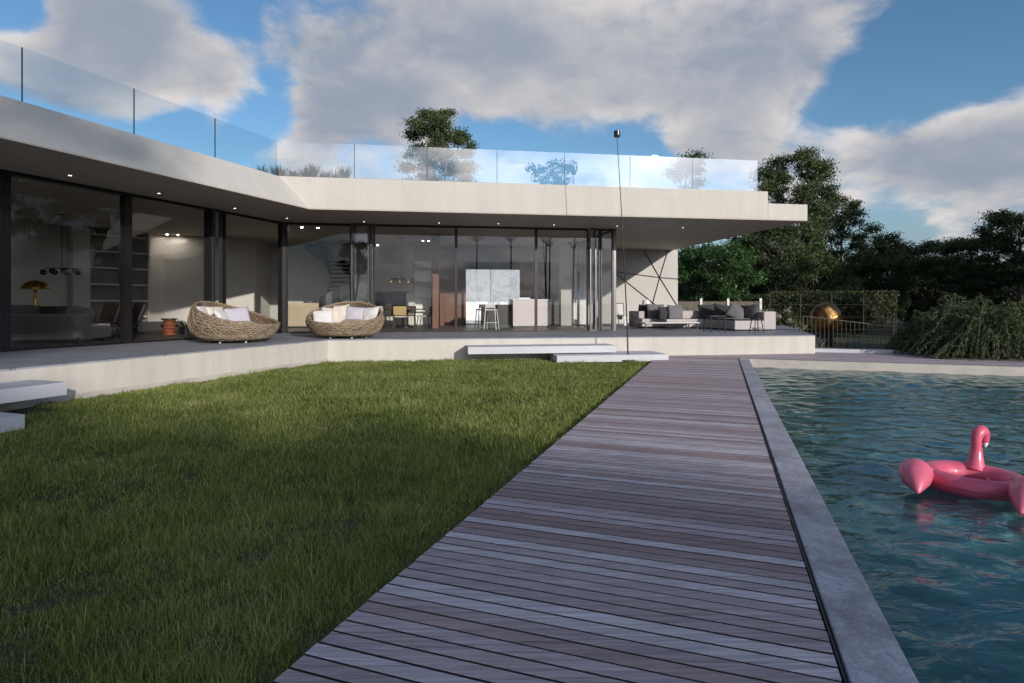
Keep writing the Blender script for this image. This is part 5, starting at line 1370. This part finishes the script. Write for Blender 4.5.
def stair():
    c = far(324, HY, 24.2)
    r = thing('staircase', 'curved staircase with dark sides and pale treads winding up behind the corner glass', 'staircase', (c[0], c[1], ZF), 0)
    H = ZC-ZF; n = 20; rin, ro = 0.28, 1.25; a0, sweep = R(210), R(295)
    st = MB()
    for i in range(n):
        u0, u1 = a0+sweep*i/n, a0+sweep*(i+1.15)/n; z = H*(i+1)/n-0.02
        vs = []
        for a in (u0, (u0+u1)/2, u1): vs += [(rin*math.cos(a), rin*math.sin(a), z-0.05), (ro*math.cos(a), ro*math.sin(a), z-0.05), (ro*math.cos(a), ro*math.sin(a), z), (rin*math.cos(a), rin*math.sin(a), z)]
        o = MB(); fs = [(0, 1, 2, 3), (11, 10, 9, 8)]
        for k in (0, 4): fs += [(k+3, k+2, k+6, k+7), (k, k+4, k+5, k+1), (k+1, k+5, k+6, k+2), (k, k+3, k+7, k+4)]
        o.add(vs, fs).build('tread', M['wood_light'], r)
    def rib(off, rr0, rr1, hi=0.16):
        g = MB(); N = 60; vs = []; fs = []
        for i in range(N+1):
            a = a0+sweep*i/N; z = H*i/N
            for rr, dz in ((rr0, -0.34+off), (rr1, -0.34+off), (rr1, hi+off), (rr0, hi+off)): vs.append((rr*math.cos(a), rr*math.sin(a), min(H-0.005, max(0.002, z+dz))))
        for i in range(N):
            for k in range(4): fs.append((i*4+k, i*4+(k+1) % 4, i*4+4+(k+1) % 4, i*4+4+k))
        fs += [(0, 1, 2, 3), (N*4+3, N*4+2, N*4+1, N*4)]
        return g.add(vs, fs)
    dk = pm('stair_steel', (0.022, 0.025, 0.032), 0.5, 0.0)
    rib(0, ro, ro+0.03, 0.34).build('outer_stringer', dk, r, smooth=40)
    rib(0, rin-0.03, rin).build('inner_stringer', dk, r, smooth=40)
    g = MB(); N = 60; vs = []; fs = []
    for i in range(N+1):
        a = a0+sweep*i/N; z = max(0.0, H*i/N-0.30)
        vs += [(rin*math.cos(a), rin*math.sin(a), z), (ro*math.cos(a), ro*math.sin(a), z), (ro*math.cos(a), ro*math.sin(a), z+0.02), (rin*math.cos(a), rin*math.sin(a), z+0.02)]
    for i in range(N):
        for k in range(4): fs.append((i*4+k, i*4+(k+1) % 4, i*4+4+(k+1) % 4, i*4+4+k))
    g.add(vs, fs).build('underside', dk, r, smooth=40)
stair()
def dining():
    r = thing('dining_table', 'round dark dining table behind the right wicker daybed', 'table', ip(405, 23.4), AF)
    MB().lathe([(0, 0.71), (0.82, 0.71), (0.84, 0.725), (0.82, 0.75), (0, 0.75)], 44).build('tabletop', M['wood_brown'], r, smooth=30)
    MB().lathe([(0.36, 0), (0.36, 0.03), (0.14, 0.12), (0.12, 0.6), (0.3, 0.71)], 28).build('pedestal', M['wood_dark'], r, smooth=50)
    def chair(label, p, rz, mat):
        c = thing('dining_chair', label, 'chair', p, rz, 'dining chairs around the round table')
        MB().box(-0.24, 0.24, -0.24, 0.24, 0.43, 0.49).build('seat', M['fab_cream'], c, smooth=60, bevel=0.02, seg=3)
        MB().box(-0.24, 0.24, -0.03, 0.03, 0, 0.34, Matrix.Translation((0, 0.25, 0.52)) @ Matrix.Rotation(R(-10), 4, 'X')).build('backrest', M[mat], c, smooth=60, bevel=0.02, seg=3)
        for x in (-0.2, 0.2):
            MB().cyl((x*1.15, -0.24, 0), (x, -0.18, 0.43), 0.014, 0.02, 10).build('leg', M['wood_dark'], c, smooth=60)
            MB().tube([(x*1.15, 0.30, 0), (x, 0.22, 0.43), (x, 0.31, 0.82)], [0.014, 0.02, 0.014], 10).build('leg', M['wood_dark'], c, smooth=60)
        return c
    c1 = chair('dining chair with a tan back facing away from the terrace', ip(400.5, 22.1), R(185), 'tan')
    c2 = chair('cream dining chair at the right of the round dining table', ip(424, 23.2), R(-98), 'fab_cream')
    c3 = dup(c2, ip(387, 23.8), R(80), 'cream dining chair at the left of the round dining table')
    c4_ = dup(c2, ip(410, 24.9), R(5), 'cream dining chair on the far side of the round dining table')
dining()
def feature_wall():
    r = thing('fireplace_wall', 'pale fireplace wall with dark hearth opening behind the dining table', 'fireplace', (*F(uF(371, 10.6), 10.6)[:2], ZF), AF)
    wd = uF(414, 10.6)-uF(371, 10.6); H = ZC-ZF-0.004
    g = MB(); z0, z1 = 0.45, 1.45
    g.box(0, wd, 0.0, 0.45, z1, H); g.box(0, wd, 0.0, 0.45, 0, z0); g.box(0, 0.12, 0, 0.45, z0, z1); g.box(wd-0.35, wd, 0, 0.45, z0, z1)
    g.build('chimney_breast', M['inwall'], r)
    MB().box(0.12, wd-0.35, 0.3, 0.44, z0, z1).build('hearth_back', M['wood_dark'], r)
    MB().box(0, wd-0.2, -0.06, -0.002, z1+0.005, z1+0.05).build('mantel_shelf', M['wood_dark'], r)
    s = thing('wall_shelf', 'white open shelf unit beside the fireplace, left of the walnut pillar', 'shelf', (*F(uF(415, 10.7), 10.7)[:2], ZF), AF)
    w2 = uF(431, 10.7)-uF(415, 10.7)
    MB().box(0, w2, 0.3, 0.33, 0, 2.9).build('back_panel', M['white_paint'], s)
    for z in (0.6, 1.25, 1.95, 2.6): MB().box(0.02, w2, 0, 0.298, z, z+0.04).build('shelf', M['white_paint'], s)
    MB().box(-0.02, 0.018, 0, 0.298, 0, 2.9).build('side_panel', M['white_paint'], s)
feature_wall()
def kitchen():
    # walnut pillar and low wall
    u = uF(432.5, 6.6); MB(HF).box(u, u+0.24, 6.6, 7.6, ZF, ZC-0.003).build('pillar', M['wood_brown'], house, bevel=0.004)
    u0, u1 = uF(440, 9.2), uF(466, 9.2)
    MB(HF).box(u0, u1, 9.2, 9.35, ZF, ZF+2.05).build('wood_partition', M['wood_brown'], house, bevel=0.004)
    v = 10.45
    r = thing('kitchen_wall_unit', 'tall kitchen wall of brown cabinets around a bright backlit marble panel', 'kitchen unit', (*F(uF(456, v), v)[:2], ZF), AF)
    X = lambda px: uF(px, v)-uF(456, v)
    zb, zt = 0.95, 1.5-(270-HY)/FPX*27.0-ZF
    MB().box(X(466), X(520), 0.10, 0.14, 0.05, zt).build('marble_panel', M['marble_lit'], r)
    MB().box(X(491)-0.01, X(491)+0.01, 0.085, 0.099, zb, zt).build('panel_joint', M['greymetal'], r)
    MB().box(X(456), X(466)-0.004, 0, 0.6, 0, zt+0.35).build('tall_cabinet', M['wood_brown'], r); MB().box(X(520)+0.004, X(545), 0, 0.6, 0, zt+0.35).build('tall_cabinet', M['wood_brown'], r)
    MB().box(X(466), X(520), 0, 0.6, zt+0.003, zt+0.35).build('upper_cabinet', M['wood_dark'], r)
    MB().box(X(545)+0.004, X(560), 0.05, 0.6, 0, zt+0.35).build('tall_cabinet', M['wood_dark'], r)
    MB(HF).box(uF(456, v), uF(560, v), v-0.05, VB-0.005, ZF+zt+0.36, ZC-0.003).build('bulkhead', M['inwall'], house)
    # white pillar and pale door to its right
    MB(HF).box(uF(561, 8.6), uF(571.5, 8.6), 8.6, 8.95, ZF, ZC-0.003).build('pillar', M['plaster'], house, bevel=0.004)
    o = MB(HF).box(uF(573.5, 10.2), uF(586, 10.2), 10.2, 10.26, ZF, ZF+2.5).build('door', M['white_paint'], house, bevel=0.004)
    MB(HF).box(uF(575, 10.2), uF(576, 10.2), 10.15, 10.198, ZF+1.0, ZF+1.2).build('handle', M['black'], o)
    # island
    y = 22.4; p0 = ip(513, y)
    i = thing('kitchen_island', 'pale kitchen island with a thin worktop and dark recessed plinth', 'kitchen island', p0, AF)
    W = (550-513)/FPX*y
    MB().box(0, W, 0, 0.95, 0.09, 1.09).build('cabinet', M['island'], i, bevel=0.004)
    MB().box(0.04, W-0.04, 0.05, 0.9, 0, 0.088).build('plinth', M['wood_dark'], i)
    MB().box(-0.02, W+0.02, -0.02, 0.97, 1.091, 1.13).build('worktop', M['marble'], i, bevel=0.004)
    MB().box(-1.15, -0.003, 0.35, 0.95, 0.04, 0.92).build('dark_bar_end', M['wood_dark'], i, bevel=0.004)
    f = MB(); bx = (0.35, 0.35); f.tube([(0.75, 0.55, 1.13), (0.75, 0.55, 1.42), (0.75, 0.48, 1.47), (0.75, 0.38, 1.44)], 0.013, 8); f.build('tap', M['greymetal'], i, smooth=60)
    t_ = thing('tray', 'low pale tray on the kitchen island worktop', 'tray', (*far(524, HY, 22.9)[:2], ZF+1.131), AF)
    MB().box(-0.22, 0.22, -0.15, 0.15, 0, 0.02).build('base', M['white_paint'], t_); MB().box(-0.22, 0.22, -0.15, -0.135, 0.021, 0.06).build('edge', M['white_paint'], t_); MB().box(-0.22, 0.22, 0.135, 0.15, 0.021, 0.06).build('edge', M['white_paint'], t_)
    def barstool(label, p, rz, mat, fr):
        s = thing('bar_stool', label, 'stool', p, rz, 'bar stools at the kitchen island')
        MB().box(-0.19, 0.19, -0.19, 0.19, 0.70, 0.745).build('seat', M[mat], s, bevel=0.015, seg=3)
        for x in (-1, 1):
            for yy in (-1, 1):
                t_ = 0.92 if yy > 0 else 0.70
                MB().cyl((x*0.23, yy*0.23, 0), (x*0.165, yy*(0.165 if yy < 0 else 0.19), t_), 0.014, 0.017, 10).build('leg', M[fr], s, smooth=60)
        b = MB()
        for q in ((-1, -1, 1, -1), (-1, 1, 1, 1), (-1, -1, -1, 1), (1, -1, 1, 1)): b.cyl((q[0]*0.205, q[1]*0.205, 0.25), (q[2]*0.205, q[3]*0.205, 0.25), 0.010, n=8)
        b.build('footrest', M[fr], s)
        MB().box(-0.18, 0.18, 0.185, 0.205, 0.80, 0.93).build('backrest', M[mat], s, bevel=0.008)
        return s
    barstool('white bar stool standing left of the kitchen island', ip(491.5, 21.5), R(168), 'white_paint', 'white_paint')
    barstool('dark bar stool behind the white one, near the marble panel', ip(482, 22.6), R(200), 'leather', 'black')
kitchen()
